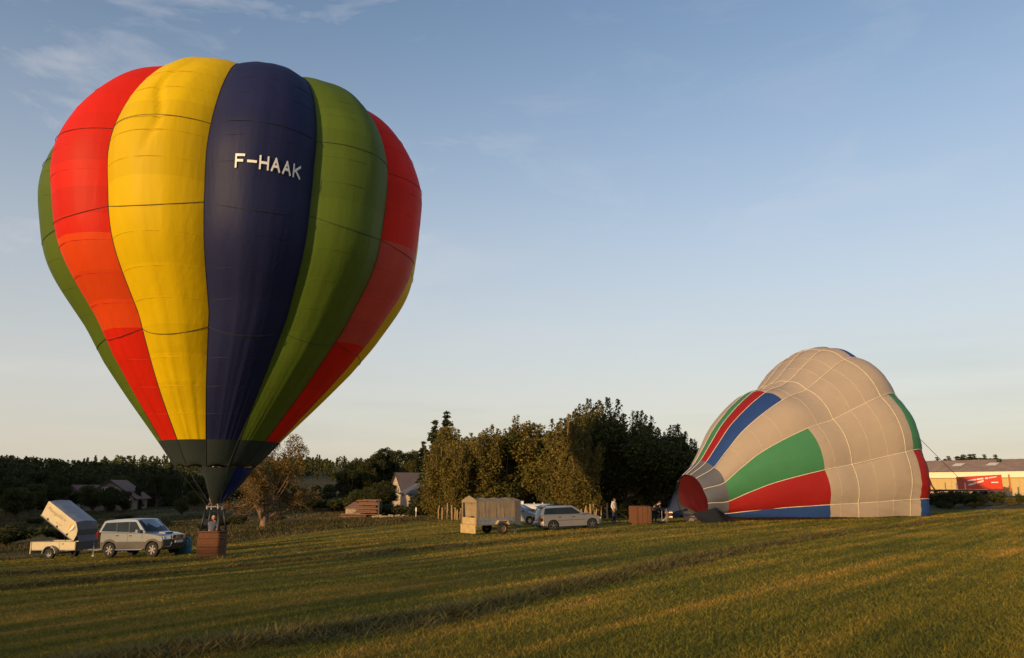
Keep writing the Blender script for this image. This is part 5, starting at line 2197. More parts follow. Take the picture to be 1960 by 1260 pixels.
def pilot_extra(mb):
    head_parts(mb, hc2, V_((.1, -1, .12)))
    hand(mb, V_((.20, -.30, 1.10)), (-.2, -1, 0), (-1, 0, .3), .7)
    hand(mb, V_((-.42, -.10, 1.48)), (-.1, -.1, 1), (1, 0, 0), .8)


skin('body', nodes2, edges, M['skin_red'], PL, extra=pilot_extra)
face_marks(PL, hc2, V_((.1, -1, .12)))
hair_cap(PL, hc2, V_((.1, -1, .12)), M['hair_grey'], low=.5)
tn2 = [(V_((0, 0, .90)), (.185, .14)), (V_((0, .01, 1.15)), (.18, .135)), (V_((.01, 0, 1.35)), (.19, .13)), (V_((.03, -.01, 1.44)), (.085, .08)),
       (V_((.20, 0, 1.37)), .078), (V_((.27, -.12, 1.15)), .062), (V_((.22, -.24, 1.11)), .05),
       (V_((-.20, 0, 1.38)), .078), (V_((-.36, -.06, 1.26)), .062), (V_((-.40, -.08, 1.38)), .05)]
skin('shirt', tn2, [(0, 1), (1, 2), (2, 3), (2, 4), (4, 5), (5, 6), (2, 7), (7, 8), (8, 9)], M['shirt_blue'], PL)
jn2 = [(V_((0, 0, .89)), (.165, .125)), (V_((.10, 0, .80)), .105), (V_((.11, 0, .45)), .078), (V_((.12, .03, .08)), .062),
       (V_((-.10, 0, .80)), .105), (V_((-.11, 0, .45)), .078), (V_((-.12, .03, .08)), .062)]
skin('trousers', jn2, [(0, 1), (1, 2), (2, 3), (0, 4), (4, 5), (5, 6)], M['jeans'], PL)

# --- helper in black bending over the burner frame behind the tipped basket
kp = gp(1252, 55.9)
KP = empty('person', kp, R(38), 'person in black bending forward behind the tipped basket', 'person')
hc3 = V_((0, -.52, 1.38))
nodes3 = [(V_((0, .08, .92)), (.16, .13)), (V_((0, -.10, 1.10)), (.15, .12)), (V_((0, -.30, 1.24)), (.165, .12)), (V_((0, -.40, 1.30)), (.06, .06)), (V_((0, -.47, 1.34)), (.056, .056)),
          (V_((.19, -.32, 1.20)), .06), (V_((.25, -.38, .94)), .047), (V_((.18, -.55, .80)), .036),
          (V_((-.19, -.32, 1.20)), .06), (V_((-.25, -.38, .94)), .047), (V_((-.18, -.55, .80)), .036),
          (V_((.11, .06, .82)), .09), (V_((.14, -.05, .46)), .062), (V_((.15, .06, .08)), .042), (V_((.16, -.08, .04)), .035),
          (V_((-.11, .06, .82)), .09), (V_((-.14, .0, .46)), .062), (V_((-.16, .12, .08)), .042), (V_((-.17, -.02, .04)), .035)]


def helper_extra(mb):
    head_parts(mb, hc3, V_((0, -1, -.45)), V_((0, -.41, .91)))
    hand(mb, V_((.18, -.55, .80)), (-.2, -.7, -.6), (-1, 0, 0), .6)
    hand(mb, V_((-.18, -.55, .80)), (.2, -.7, -.6), (1, 0, 0), .6)


skin('body', nodes3, edges, M['skin'], KP, extra=helper_extra)
face_marks(KP, hc3, V_((0, -1, -.45)), V_((0, -.41, .91)))
hair_cap(KP, hc3, V_((0, -1, -.45)), M['hair'], V_((0, -.41, .91)))
tn3 = [(V_((0, .08, .90)), (.185, .15)), (V_((0, -.10, 1.10)), (.18, .14)), (V_((0, -.30, 1.24)), (.19, .135)), (V_((0, -.39, 1.29)), (.09, .085)),
       (V_((.20, -.32, 1.20)), .078), (V_((.26, -.38, .94)), .062), (V_((.20, -.51, .83)), .05),
       (V_((-.20, -.32, 1.20)), .078), (V_((-.26, -.38, .94)), .062), (V_((-.20, -.51, .83)), .05)]
skin('jacket', tn3, [(0, 1), (1, 2), (2, 3), (2, 4), (4, 5), (5, 6), (2, 7), (7, 8), (8, 9)], M['dark_cloth'], KP)
jn3 = [(V_((0, .08, .90)), (.165, .13)), (V_((.11, .06, .80)), .105), (V_((.14, -.05, .46)), .078), (V_((.15, .06, .09)), .062),
       (V_((-.11, .06, .80)), .105), (V_((-.14, 0, .46)), .078), (V_((-.16, .12, .09)), .062)]
skin('trousers', jn3, [(0, 1), (1, 2), (2, 3), (0, 4), (4, 5), (5, 6)], M['dark_cloth'], KP)

# ------------------------------------------------------------------ trees


def leaf_cloud(name, pts_, size, m, rng, stretch=1.0, dirs=None):
    """one small quad per leaf spray"""
    n = len(pts_)
    a = rng.normal(0, 1, (n, 3))
    if dirs is not None:
        a = a * .45 + dirs
    a /= np.linalg.norm(a, axis=1)[:, None] + 1e-9
    b = rng.normal(0, 1, (n, 3))
    b -= a * (a * b).sum(1)[:, None]
    b /= np.linalg.norm(b, axis=1)[:, None] + 1e-9
    s = (size * rng.uniform(.55, 1.3, n))[:, None]
    v = np.empty((n, 4, 3))
    v[:, 0] = pts_ - a * s * .5 * stretch
    v[:, 1] = pts_ + b * s * .32
    v[:, 2] = pts_ + a * s * .5 * stretch
    v[:, 3] = pts_ - b * s * .32
    q = np.arange(n * 4).reshape(n, 4)
    return fast_mesh(name, v.reshape(-1, 3), q, m, uvattr=np.repeat(rng.uniform(0, 1, n), 4))


def limb(mb, p, d, L, r, rng, depth, tips, bend=.25, up=.25, split=3, n=5):
    """a wandering tapered branch with side branches; collects its tips"""
    p = Vector(p)
    d = Vector(d).normalized()
    ps, rs = [p.copy()], [r]
    for k in range(n):
        d = (d + Vector(rng.normal(0, bend, 3)) + Vector((0, 0, up * .35))).normalized()
        p = p + d * L / n
        ps.append(p.copy())
        rs.append(r * (1 - .75 * (k + 1) / n))
        tips.append((p.copy(), d.copy(), depth))
        if depth > 0 and k >= 1:
            for _ in range(split if k == n - 1 else max(1, split - 2)):
                dd = (d + Vector(rng.normal(0, .75, 3))).normalized()
                limb(mb, p, dd, L * rng.uniform(.42, .62), rs[-1] * .75, rng, depth - 1, tips, bend, up, split, max(3, n - 1))
    mb.tube(ps, rs, 6 if r > .08 else 4, cap=False)


def broadleaf(seed, H, RX, trunk_h, n_leaf, size, m, shape=1.0, lobes=16, bark='bark'):
    """rounded crown of unequal leaf masses with gaps between them"""
    rng = np.random.default_rng(seed)
    tb = MB()
    tips = []
    limb(tb, (0, 0, -.15), (0, 0, 1), trunk_h * 1.6, H * .028, rng, 2, tips, .10, .6, 3, 5)
    cz = trunk_h + (H - trunk_h) * .48
    rz = (H - trunk_h) * .52
    cs = []
    for k in range(lobes):
        u = rng.normal(0, 1, 3)
        u /= np.linalg.norm(u)
        f = rng.uniform(.45, .88)
        c = np.array([u[0] * RX * f, u[1] * RX * f, cz + u[2] * rz * f * shape])
        cs.append((c, rng.uniform(.22, .42) * RX * 1.2))
        tb.tube([(0, 0, trunk_h * .8), Vector(c) * .6 + Vector((0, 0, trunk_h * .25)), Vector(c)], [H * .014, H * .008, .02], 5, cap=False)
    per = n_leaf // lobes
    al = []
    for c, r in cs:
        u = rng.normal(0, 1, (per, 3))
        u /= np.linalg.norm(u, axis=1)[:, None]
        rad = r * rng.uniform(0.25, 1.0, per) ** .45
        # ragged surface
        rag = np.array([mnoise.noise((float(q[0]) * 2.2 + seed, float(q[1]) * 2.2, float(q[2]) * 2.2 + float(c[0]))) for q in u])
        al.append(c + u * (rad * (1 + .38 * rag))[:, None] * np.array([1, 1, .82]))
    pt = np.concatenate(al)
    pt = pt[pt[:, 2] > .12]
    return tb.build('trunk', M[bark], mesh_only=True), leaf_cloud('crown', pt, size, M[m], rng)


def plume(seed, H, RX, n_leaf, size, m, nb=34, bark='bark_pale', start=.10):
    """tall tree with many steep branches, feathery at the top"""
    rng = np.random.default_rng(seed)
    tb = MB()
    top = H * .97
    lean = rng.normal(0, .02, 2)
    trunk = [Vector((lean[0] * z + .12 * math.sin(z * .7 + seed), lean[1] * z, z)) for z in np.linspace(-.15, top, 9)]
    tb.tube(trunk, [H * .017 * (1 - .9 * i / 8) + .015 for i in range(9)], 6, cap=False)
    al = []
    per = n_leaf // (nb + 14)
    for k in range(nb + 14):
        an = rng.uniform(0, 2 * math.pi)
        v = rng.uniform(.16, .93) if k < nb else rng.uniform(.80, 1.04)
        env = math.sqrt(max(.10, 1 - abs((min(v, 1.0) - .50) / .54) ** 3.4))
        spread = RX * env * rng.uniform(.45, 1.08)
        e = Vector((math.cos(an) * spread, math.sin(an) * spread, H * v))
        z0 = H * max(.03, v * rng.uniform(.35, .62) - .02)
        s = Vector((lean[0] * z0, lean[1] * z0, z0))
        mid_ = s.lerp(e, .5) + Vector((math.cos(an), math.sin(an), -.3)) * .10 * (e - s).length
        tb.tube([s, mid_, e], [H * .006, H * .004, .010], 4, cap=False)
        t_ = 1.06 * rng.uniform(.02, 1.0, per) ** (.75 if k < nb else .95)
        base = ((1 - t_) ** 2)[:, None] * np.array(s) + (2 * t_ * (1 - t_))[:, None] * np.array(mid_) + (t_ ** 2)[:, None] * np.array(e)
        spr = (.42 * np.clip(1.06 - t_, 0, 1) + (.10 if k < nb else .045))[:, None] * RX * .55
        al.append(base + rng.normal(0, 1, (per, 3)) * spr * np.array([1, 1, .9]))
    pt = np.concatenate(al)
    pt = pt[pt[:, 2] > .1]
    return tb.build('trunk', M[bark], mesh_only=True), leaf_cloud('crown', pt, size, M[m], rng, 1.25)


def conifer(seed, H, RB, n_leaf, size, m='needle', ragged=.25):
    rng = np.random.default_rng(seed)
    tb = MB()
    tb.tube([(0, 0, -.1), (0, 0, H * .5), (0, 0, H * .99)], [H * .016, H * .010, .012], 6, cap=False)
    al, dr = [], []
    nl = int(H * 3.4)
    tot = sum((1 - k / nl) ** .8 for k in range(nl))
    for k in range(nl):
        u = k / nl
        z = H * (.06 + .93 * u)
        rr = RB * (1 - u) ** .85 + .10
        n_b = max(4, int(8 * (1 - u * .5)))
        z += rng.normal(0, .12)
        for b in range(n_b):
            an = 2 * math.pi * b / n_b + rng.uniform(0, 1)
            L = rr * rng.uniform(1 - ragged * 2, 1 + ragged)
            d = Vector((math.cos(an), math.sin(an), 0))
            drop = (-.30 + rng.normal(0, .10)) * L + .14 * u * L
            if L > .5:
                tb.tube([(0, 0, z), d * L * .5 + Vector((0, 0, z + drop * .3)), d * L + Vector((0, 0, z + drop))], [.03, .02, .008], 3, cap=False)
            per = max(3, int(n_leaf / n_b * (1 - u) ** .8 / tot))
            t_ = rng.uniform(.1, 1.05, per)
            base = np.stack([d.x * L * t_, d.y * L * t_, z + drop * t_ ** 1.4], -1)
            w_ = (.16 * L * (1.1 - t_) + .06)[:, None]
            al.append(base + rng.normal(0, 1, (per, 3)) * w_ * np.array([1, 1, .8]))
            dr.append(np.tile(np.array([d.x, d.y, -.25]), (per, 1)))
    return tb.build('trunk', M['bark'], mesh_only=True), leaf_cloud('crown', np.concatenate(al), size, M[m], rng, 1.6, np.concatenate(dr))


def shrub(seed, H, RX, n_leaf, size, m):
    rng = np.random.default_rng(seed)
    tb = MB()
    al = []
    for k in range(9):
        an = rng.uniform(0, 2 * math.pi)
        f = rng.uniform(.1, .75)
        c = np.array([math.cos(an) * RX * f, math.sin(an) * RX * f, H * rng.uniform(.30, .72)])
        r = rng.uniform(.30, .48) * min(RX, H)
        tb.tube([(0, 0, -.1), Vector(c) * .6, Vector(c)], [.05, .03, .01], 4, cap=False)
        per = n_leaf // 9
        u = rng.normal(0, 1, (per, 3))
        u /= np.linalg.norm(u, axis=1)[:, None]
        al.append(c + u * (r * rng.uniform(.3, 1.1, per) ** .5)[:, None])
    pt = np.concatenate(al)
    pt = pt[pt[:, 2] > .02]
    return tb.build('stem', M['bark'], mesh_only=True), leaf_cloud('foliage', pt, size, M[m], rng)


PROTO = {
    'plume_gold': plume(11, 10, 2.3, 24000, .20, 'leaf_gold', 60),
    'plume_gold2': plume(12, 10, 2.0, 23000, .20, 'leaf_gold', 54),
    'plume_olive': plume(13, 10, 2.2, 24000, .20, 'leaf_olive', 58),
    'plume_dark': plume(14, 10, 2.4, 24000, .20, 'leaf_dark', 60, bark='bark'),
    'plume_dark2': plume(15, 10, 2.2, 24000, .20, 'leaf_mid', 56, bark='bark'),
    'round_dark': broadleaf(21, 10, 4.2, 1.6, 22000, .27, 'leaf_dark'),
    'round_mid': broadleaf(22, 10, 3.9, 1.8, 22000, .27, 'leaf_mid', lobes=20),
    'round_olive': broadleaf(23, 10, 4.0, 1.5, 22000, .26, 'leaf_olive', lobes=18),
    'round_gold': broadleaf(24, 10, 3.6, 1.5, 22000, .25, 'leaf_gold', lobes=20),
    'conifer': conifer(31, 10, 2.5, 16000, .26),
    'conifer2': conifer(32, 10, 2.1, 15000, .26, ragged=.4),
    'shrub_dark': shrub(41, 2, 1.5, 3200, .20, 'leaf_dark'),
    'shrub_mid': shrub(42, 2, 1.4, 3200, .20, 'leaf_mid'),
    'shrub_gold': shrub(43, 2, 1.3, 3000, .18, 'leaf_gold'),
}
NAMES = {'plume': 'birch_tree', 'round': 'broadleaf_tree', 'conifer': 'conifer_tree', 'shrub': 'shrub'}


def plant(kind, loc, h, label, cat='tree', group=None, wide=1.0, rz=None):
    base = kind.split('_')[0].rstrip('2')
    tm, cm = PROTO[kind]
    s = h / (2.0 if base == 'shrub' else 10.0)
    o = empty(NAMES[base], loc, 0, label, cat, group)
    o.rotation_euler.z = random.uniform(0, 6.28) if rz is None else rz
    o.scale = (s * wide, s * wide, s)
    link('stem' if base == 'shrub' else 'trunk', tm, o)
    link('foliage' if base == 'shrub' else 'crown', cm, o)
    return o


def top_h(px, py_top, Y):
    """height of something standing at depth Y under column px whose top is seen at py_top"""
    g = gp(px, Y)
    return P(px, py_top, Y).z - g.z


# the grove behind the cars: (kind, column, top row, depth, width factor, label)
GROVE = [
    ('plume_gold', 846, 850, 83, 1.2, 'golden bushy tree at the left end of the grove, beside the farmhouse roof'),
    ('round_gold', 880, 812, 92, 1.0, 'rounded rust-gold tree rising behind the left end of the grove'),
    ('plume_gold2', 872, 858, 80, 1.2, 'low golden tree at the grove edge left of the canvas trailer'),
    ('plume_gold', 925, 822, 82, 1.25, 'golden feathery tree above the rear flap of the canvas trailer'),
    ('round_olive', 965, 826, 84, 1.2, 'olive feathery tree above the middle of the canvas trailer'),
    ('plume_gold2', 1000, 806, 86, 1.15, 'golden tree with a pointed top above the white gas tank'),
    ('round_gold', 1038, 803, 85, 1.15, 'pointed golden tree above the rear of the estate car'),
    ('plume_olive', 1075, 812, 82, 1.2, 'olive-gold tree above the roof of the estate car'),
    ('plume_gold2', 1092, 800, 79, 1.15, 'forward golden tree above the bonnet of the estate car'),
    ('plume_gold', 1118, 838, 77.5, 1.2, 'sunlit golden tree nearest the standing man, on his left'),
    ('plume_olive', 1130, 780, 84, 1.1, 'tall dark tree with a wispy tip left of the tallest one'),
    ('plume_olive', 1165, 778, 84, 1.15, 'tallest dark tree of the grove, above the standing man'),
    ('round_mid', 1200, 792, 83, 1.15, 'dark tree with a split top just right of the tallest one'),
    ('plume_olive', 1235, 800, 85, 1.15, 'dark pointed tree above the tipped basket'),
    ('round_mid', 1268, 812, 84, 1.25, 'dark spreading tree left of the grey balloon cloth'),
    ('plume_dark2', 1300, 822, 86, 1.2, 'dark tree touching the left edge of the lying balloon'),
    ('plume_dark2', 1322, 846, 89, 1.1, 'rightmost small dark tree of the grove, behind the lying balloon'),
    ('round_dark', 1150, 880, 90, 1.3, 'low dark tree deep inside the right half of the grove'),
    ('round_dark', 1240, 880, 92, 1.3, 'dark rounded tree filling the grove behind the tipped basket'),
    ('round_olive', 1000, 870, 95, 1.4, 'dull olive tree deep in the middle of the grove'),
    ('shrub_dark', 1200, 962, 80, 1.6, 'dark undergrowth right of the standing man'),
    ('shrub_dark', 1270, 955, 82, 1.8, 'dark undergrowth behind the tipped basket'),
    ('shrub_dark', 1310, 950, 84, 1.6, 'dark undergrowth behind the mouth of the lying balloon'),
    ('shrub_dark', 960, 948, 86, 2.2, 'dark undergrowth behind the canvas trailer'),
    ('shrub_dark', 1040, 955, 86, 2.0, 'dark undergrowth behind the gas tank'),
]
for kind, px, py, Y, wd, lab in GROVE:
    plant(kind, gp(px, Y), top_h(px, py, Y), lab, 'shrub' if kind.startswith('shrub') else 'tree', 'trees of the grove', wd)

FARM = [
    ('conifer', 852, 786, 110, .95, 'tall spruce with a slim tip behind the grove, the right one of two'),
    ('conifer2', 830, 800, 109, 1.0, 'spruce left of the slim-tipped one behind the farmhouse'),
    ('conifer2', 808, 842, 158, 1.2, 'shorter dark spruce left of the two tall ones'),
    ('round_olive', 790, 862, 158, .85, 'rust-tinged round tree above the farmhouse ridge'),
    ('round_dark', 752, 847, 156, 1.1, 'tall domed dark tree left of the farmhouse'),
    ('round_dark', 718, 868, 152, 1.0, 'dark tree between the domed one and the small pale crown'),
    ('round_mid', 690, 870, 150, .75, 'small pale crown poking up above the dark trees left of the farm'),
    ('round_dark', 672, 890, 146, 1.05, 'dark bushy tree at the left end of the farm trees'),
    ('round_dark', 722, 914, 118, 1.4, 'low broad tree in front of the farmhouse gable'),
    ('round_mid', 700, 925, 122, 1.3, 'low green tree behind the log pile'),
    ('shrub_dark', 799, 958, 104, 1.3, 'clipped dark bush before the farm annexe'),
    ('shrub_mid', 752, 964, 108, 1.9, 'low green bush left of the clipped one'),
    ('shrub_mid', 668, 950, 128, 2.4, 'flat green hedge bush behind the stone hut'),
    ('shrub_mid', 640, 948, 132, 2.6, 'hedge bush left of the stone hut'),
    ('shrub_dark', 610, 940, 140, 2.5, 'dark hedge bush right of the bare-branched tree'),
]
for kind, px, py, Y, wd, lab in FARM:
    plant(kind, gp(px, Y), top_h(px, py, Y), lab, 'shrub' if kind.startswith('shrub') else 'tree', 'trees round the farm', wd)

# --- the old willow behind the upright balloon: bare orange-lit limbs and a thin crown
wl = gp(507, 72)
WL = empty('willow_tree', wl, R(40), 'old half-bare tree with orange-lit limbs behind the upright balloon', 'tree')
rng = np.random.default_rng(77)
tb_ = MB()
tips = []
for (dx, dy, dz, L, r_) in ((-.30, .1, 1, 4.2, .24), (.05, -.1, 1, 5.0, .27), (.45, .15, 1, 4.6, .22), (.75, -.1, .7, 3.4, .15), (-.75, -.1, .75, 3.2, .15), (.2, .5, .9, 3.6, .17)):
    limb(tb_, (dx * .18, dy * .18, .55), (dx, dy, dz), L, r_, rng, 2, tips, .20, .30, 3, 5)
tb_.tube([(0, 0, -.2), (-.02, 0, .5), (.0, 0, 1.0)], [.46, .36, .30], 10, cap=False)
pt = []
dsp = []
for p, d_, dep in tips:
    nn_ = 26 if dep == 0 else 8
    q = rng.normal(0, 1, (nn_, 3)) * .34 + np.array(p)
    pt.append(q)
pt = np.concatenate(pt)
pt = pt[(pt[:, 2] > 1.2)]
sx = top_h(545, 834, 72) / max(p.z for p, _, _ in tips)
rot_ = Matrix.Rotation(-R(40), 3, 'Z')
for (px, py, rr, nn_) in ((566, 850, .95, 900), (580, 866, .8, 700), (552, 872, .8, 500), (578, 892, .7, 500), (545, 895, .9, 500), (535, 905, 1.0, 500), (560, 915, 1.1, 500)):
    w_ = P(px, py, 72 + random.uniform(-.8, .8)) - wl
    l_ = np.array(rot_ @ w_) / sx
    u_ = rng.normal(0, 1, (nn_, 3))
    u_ /= np.linalg.norm(u_, axis=1)[:, None]
    pt = np.concatenate([pt, l_ + u_ * (rr / sx * rng.uniform(.1, 1.0, nn_) ** .5)[:, None]])
    tb_.tube([(0, 0, 1.2), Vector(l_) * .55 + Vector((0, 0, .3)), Vector(l_)], [.10, .06, .02], 5, cap=False)
tb_.build('trunk', M['bark_pale'], WL)
link('crown', leaf_cloud('crown', pt, .15, M['leaf_rust'], rng), WL)
# twigs, thin and dense enough to read as haze of branches
tw = MB()
for p, d_, dep in tips:
    if dep == 0:
        for _ in range(3):
            dd = (d_ + Vector(rng.normal(0, .7, 3))).normalized()
            tw.tube([p, p + dd * .4 + Vector((0, 0, -.05)), p + dd * .75 + Vector((0, 0, -.2))], [.016, .011, .006], 3, cap=False)
tw.build('twigs', M['bark_pale'], WL)
WL.scale = (sx * .92, sx, sx)

# --- trees of the valley edge, left
VALLEY = [('round_dark', 12, 905, 120, 1.0), ('round_mid', 30, 925, 105, 1.1), ('round_dark', 70, 892, 150, .9), ('round_dark', 98, 902, 140, .8),
          ('round_mid', 55, 918, 118, 1.1), ('round_dark', 128, 926, 130, 1.2), ('conifer', 80, 888, 165, .9), ('round_dark', 165, 905, 165, 1.0),
          ('round_mid', 178, 922, 128, 1.1), ('round_dark', 202, 926, 125, .9), ('round_mid', 228, 903, 170, .9), ('round_dark', 255, 900, 185, .8),
          ('conifer2', 262, 905, 150, .7), ('conifer', 290, 886, 185, .9), ('round_dark', 300, 900, 165, 1.0), ('conifer', 322, 886, 180, .8),
          ('round_dark', 335, 903, 160, .9), ('round_dark', 380, 912, 170, 1.2), ('round_mid', 372, 935, 140, 1.0), ('round_dark', 425, 915, 170, 1.2),
          ('round_dark', 460, 925, 165, 1.2), ('round_mid', 570, 925, 175, 1.1), ('round_dark', 545, 918, 180, 1.2), ('round_dark', 600, 925, 190, 1.0),
          ('round_mid', 628, 922, 210, .9), ('round_dark', 505, 925, 185, 1.2)]
VL = ['dark round tree at the left picture edge', 'green bush-like tree low at the left picture edge', 'dark round tree behind the raised trailer cover',
      'dark tree right of the spruce above the trailer cover', 'green tree just left of the trailer cover', 'low dark tree behind the cream trailer',
      'dark spruce standing among round trees above the trailer cover', 'dark tree left of the shaded house', 'green tree partly hiding the left part of the shaded house',
      'dark tree right before the shaded house', 'yellowish green crown just above the roof of the shaded house', 'dark tree behind the right side of the shaded house',
      'slim spruce right of the shaded house', 'tall spruce at the forest edge above the off-roader bonnet', 'dark round tree above the off-roader',
      'tall spruce left of the balloon scoop', 'dark tree left of the round clipped tree', 'dark tree behind the balloon scoop', 'pale green tree behind the basket frame',
      'dark tree right of the balloon scoop', 'dark tree left of the half-bare old tree', 'green tree right of the half-bare old tree', 'dark tree behind the half-bare old tree',
      'dark tree below the far ridge', 'green tree below the far ridge, left of the farm trees', 'dark tree behind the left limbs of the half-bare tree']
for (kind, px, py, Y, wd), lab in zip(VALLEY, VL):
    plant(kind, gp(px, Y), top_h(px, py, Y), lab, 'tree', 'trees at the valley edge', wd)
plant('round_mid', gp(348, 112), top_h(348, 944, 112), 'small round tree alone in the meadow left of the basket', 'tree', None, .62)
MEAD = [(130, 1000, 70, 'low dark bush in the meadow behind the trailer drawbar'), (20, 1005, 66, 'low dark bush at the left edge of the meadow'),
        (420, 990, 85, 'low dark bush in the meadow right of the basket frame'), (462, 985, 92, 'low green bush left of the old tree trunk'),
        (240, 985, 110, 'flat bush in the meadow above the off-roader roof'), (300, 990, 90, 'flat bush in the meadow above the off-roader windscreen'),
        (75, 990, 100, 'flat bush in the meadow left of the trailer cover'), (400, 1004, 74, 'low bush directly behind the basket rim'),
        (530, 985, 100, 'low bush right of the old tree trunk')]
plant('round_dark', gp(236, 134), top_h(236, 934, 134), 'dark round tree right in front of the dim house', 'tree', 'trees at the valley edge', 1.1)
for px, py, Y, lab in MEAD:
    plant('shrub_mid' if px % 4 else 'shrub_dark', gp(px, Y), max(.7, top_h(px, py, Y)), lab, 'shrub', 'bushes in the meadow', 1.9)

# --- the forest beyond, one mass of conifers and crowns on the rising ground
def forest(name, xs, ys, hs, label, leaves, size, m, seed):
    rng = np.random.default_rng(seed)
    al = []
    zs = gzv(np.array(xs), np.array(ys))
    for x_, y_, z_, h in zip(xs, ys, zs, hs):
        con = rng.uniform() < .6
        t_ = rng.uniform(0, 1, leaves)
        an = rng.uniform(0, 2 * np.pi, leaves)
        rr = (h * .22 * (1 - t_) ** .9 + .15) if con else h * .27 * np.sqrt(np.clip(1 - (2 * t_ - 1) ** 2, 0.03, 1))
        rr = rr * rng.uniform(.5, 1.12, leaves)
        al.append(np.stack([x_ + np.cos(an) * rr, y_ + np.sin(an) * rr, z_ + h * (.08 + .92 * t_)], -1))
    o = link(name, leaf_cloud(name, np.concatenate(al), size, M[m], rng, 1.3))
    tag(o, label, kind='stuff')
    return o


n = 520
fy = RNG.uniform(205, 330, n)
fx = np.interp(RNG.uniform(0, 1, n), [0, 1], [-1, 1])
b0, b1 = -0.80, -0.36
fxx = fy * (b0 + (b1 - b0) * (fx + 1) / 2)
tgt_py = np.interp(fxx / fy, [-.80, -.67, -.60, -.52, -.47, -.42, -.36], [866, 868, 876, 884, 888, 900, 925])
hh = np.array([max(5, P(980 + F * b_ * 1.022, p_, y_).z - gz(x_, y_)) for b_, p_, x_, y_ in zip(fxx / fy, tgt_py, fxx, fy)])
hh = np.minimum(hh, 24) * RNG.uniform(.88, 1.0, n)
forest('forest', fxx, fy, hh, 'dark conifer forest along the left skyline', 230, .75, 'leaf_dark', 5)
n = 600
fy = RNG.uniform(650, 1500, n)
fb = RNG.uniform(-.55, -.12, n)
forest('far_forest', fy * fb, fy, RNG.uniform(9, 16, n), 'far wooded ridge beyond the valley', 90, 2.2, 'leaf_mid', 6)
# hedge of trees along the lane behind the photographer, whose shade lies over the near field
n = 130
u = RNG.uniform(0, 1, n)
hx = -49 - 0.80 * u * 100 + RNG.normal(0, 2.0, n)
hy = -54 + 0.60 * u * 100 + RNG.normal(0, 2.0, n)
forest('hedgerow', hx, hy, RNG.uniform(.85, 1.05, n) * np.interp(u, [0, .1, .17, .35, .6, 1], [12.8, 14.5, 14.5, 12.4, 11.8, 11.8]), 'open row of trees behind the photographer', 130, .9, 'leaf_mid', 8)
n = 70
forest('conifer_row', np.linspace(118, 205, n) + RNG.normal(0, 2, n), RNG.uniform(205, 225, n), RNG.uniform(6, 11, n), 'low wood behind the long shed', 10, 1, 'leaf_dark', 9) if False else None

# ------------------------------------------------------------------ buildings


def stone_boxes(root, face, rows, cols, w, h, name, m, seed, skip=None):
    """proud stones on a wall face: face(u,v,out) -> point"""
    rng = random.Random(seed)
    meshes = []
    for r_ in range(rows):
        v0, v1 = r_ / rows * h, (r_ + 1) / rows * h
        off = rng.uniform(0, 1)
        for c in range(cols):
            u0 = (c + off * .5) / cols * w
            u1 = min(w, (c + 1 + off * .5) / cols * w) - .03
            if skip and skip((u0 + u1) / 2, (v0 + v1) / 2):
                continue
            if u1 - u0 < .08:
                continue
            d = rng.uniform(.015, .05)
            x = MB()
            q = [(u0 + .02, v0 + .02), (u1, v0 + rng.uniform(.01, .04)), (u1 - rng.uniform(0, .04), v1 - .02), (u0 + rng.uniform(.02, .05), v1 - .02)]
            vs = [face(a, b, d) for a, b in q] + [face(a, b, -.02) for a, b in q]
            x.add(vs, [(0, 1, 2, 3), (0, 4, 5, 1), (1, 5, 6, 2), (2, 6, 7, 3), (3, 7, 4, 0)])
            x.build(name, m, root)


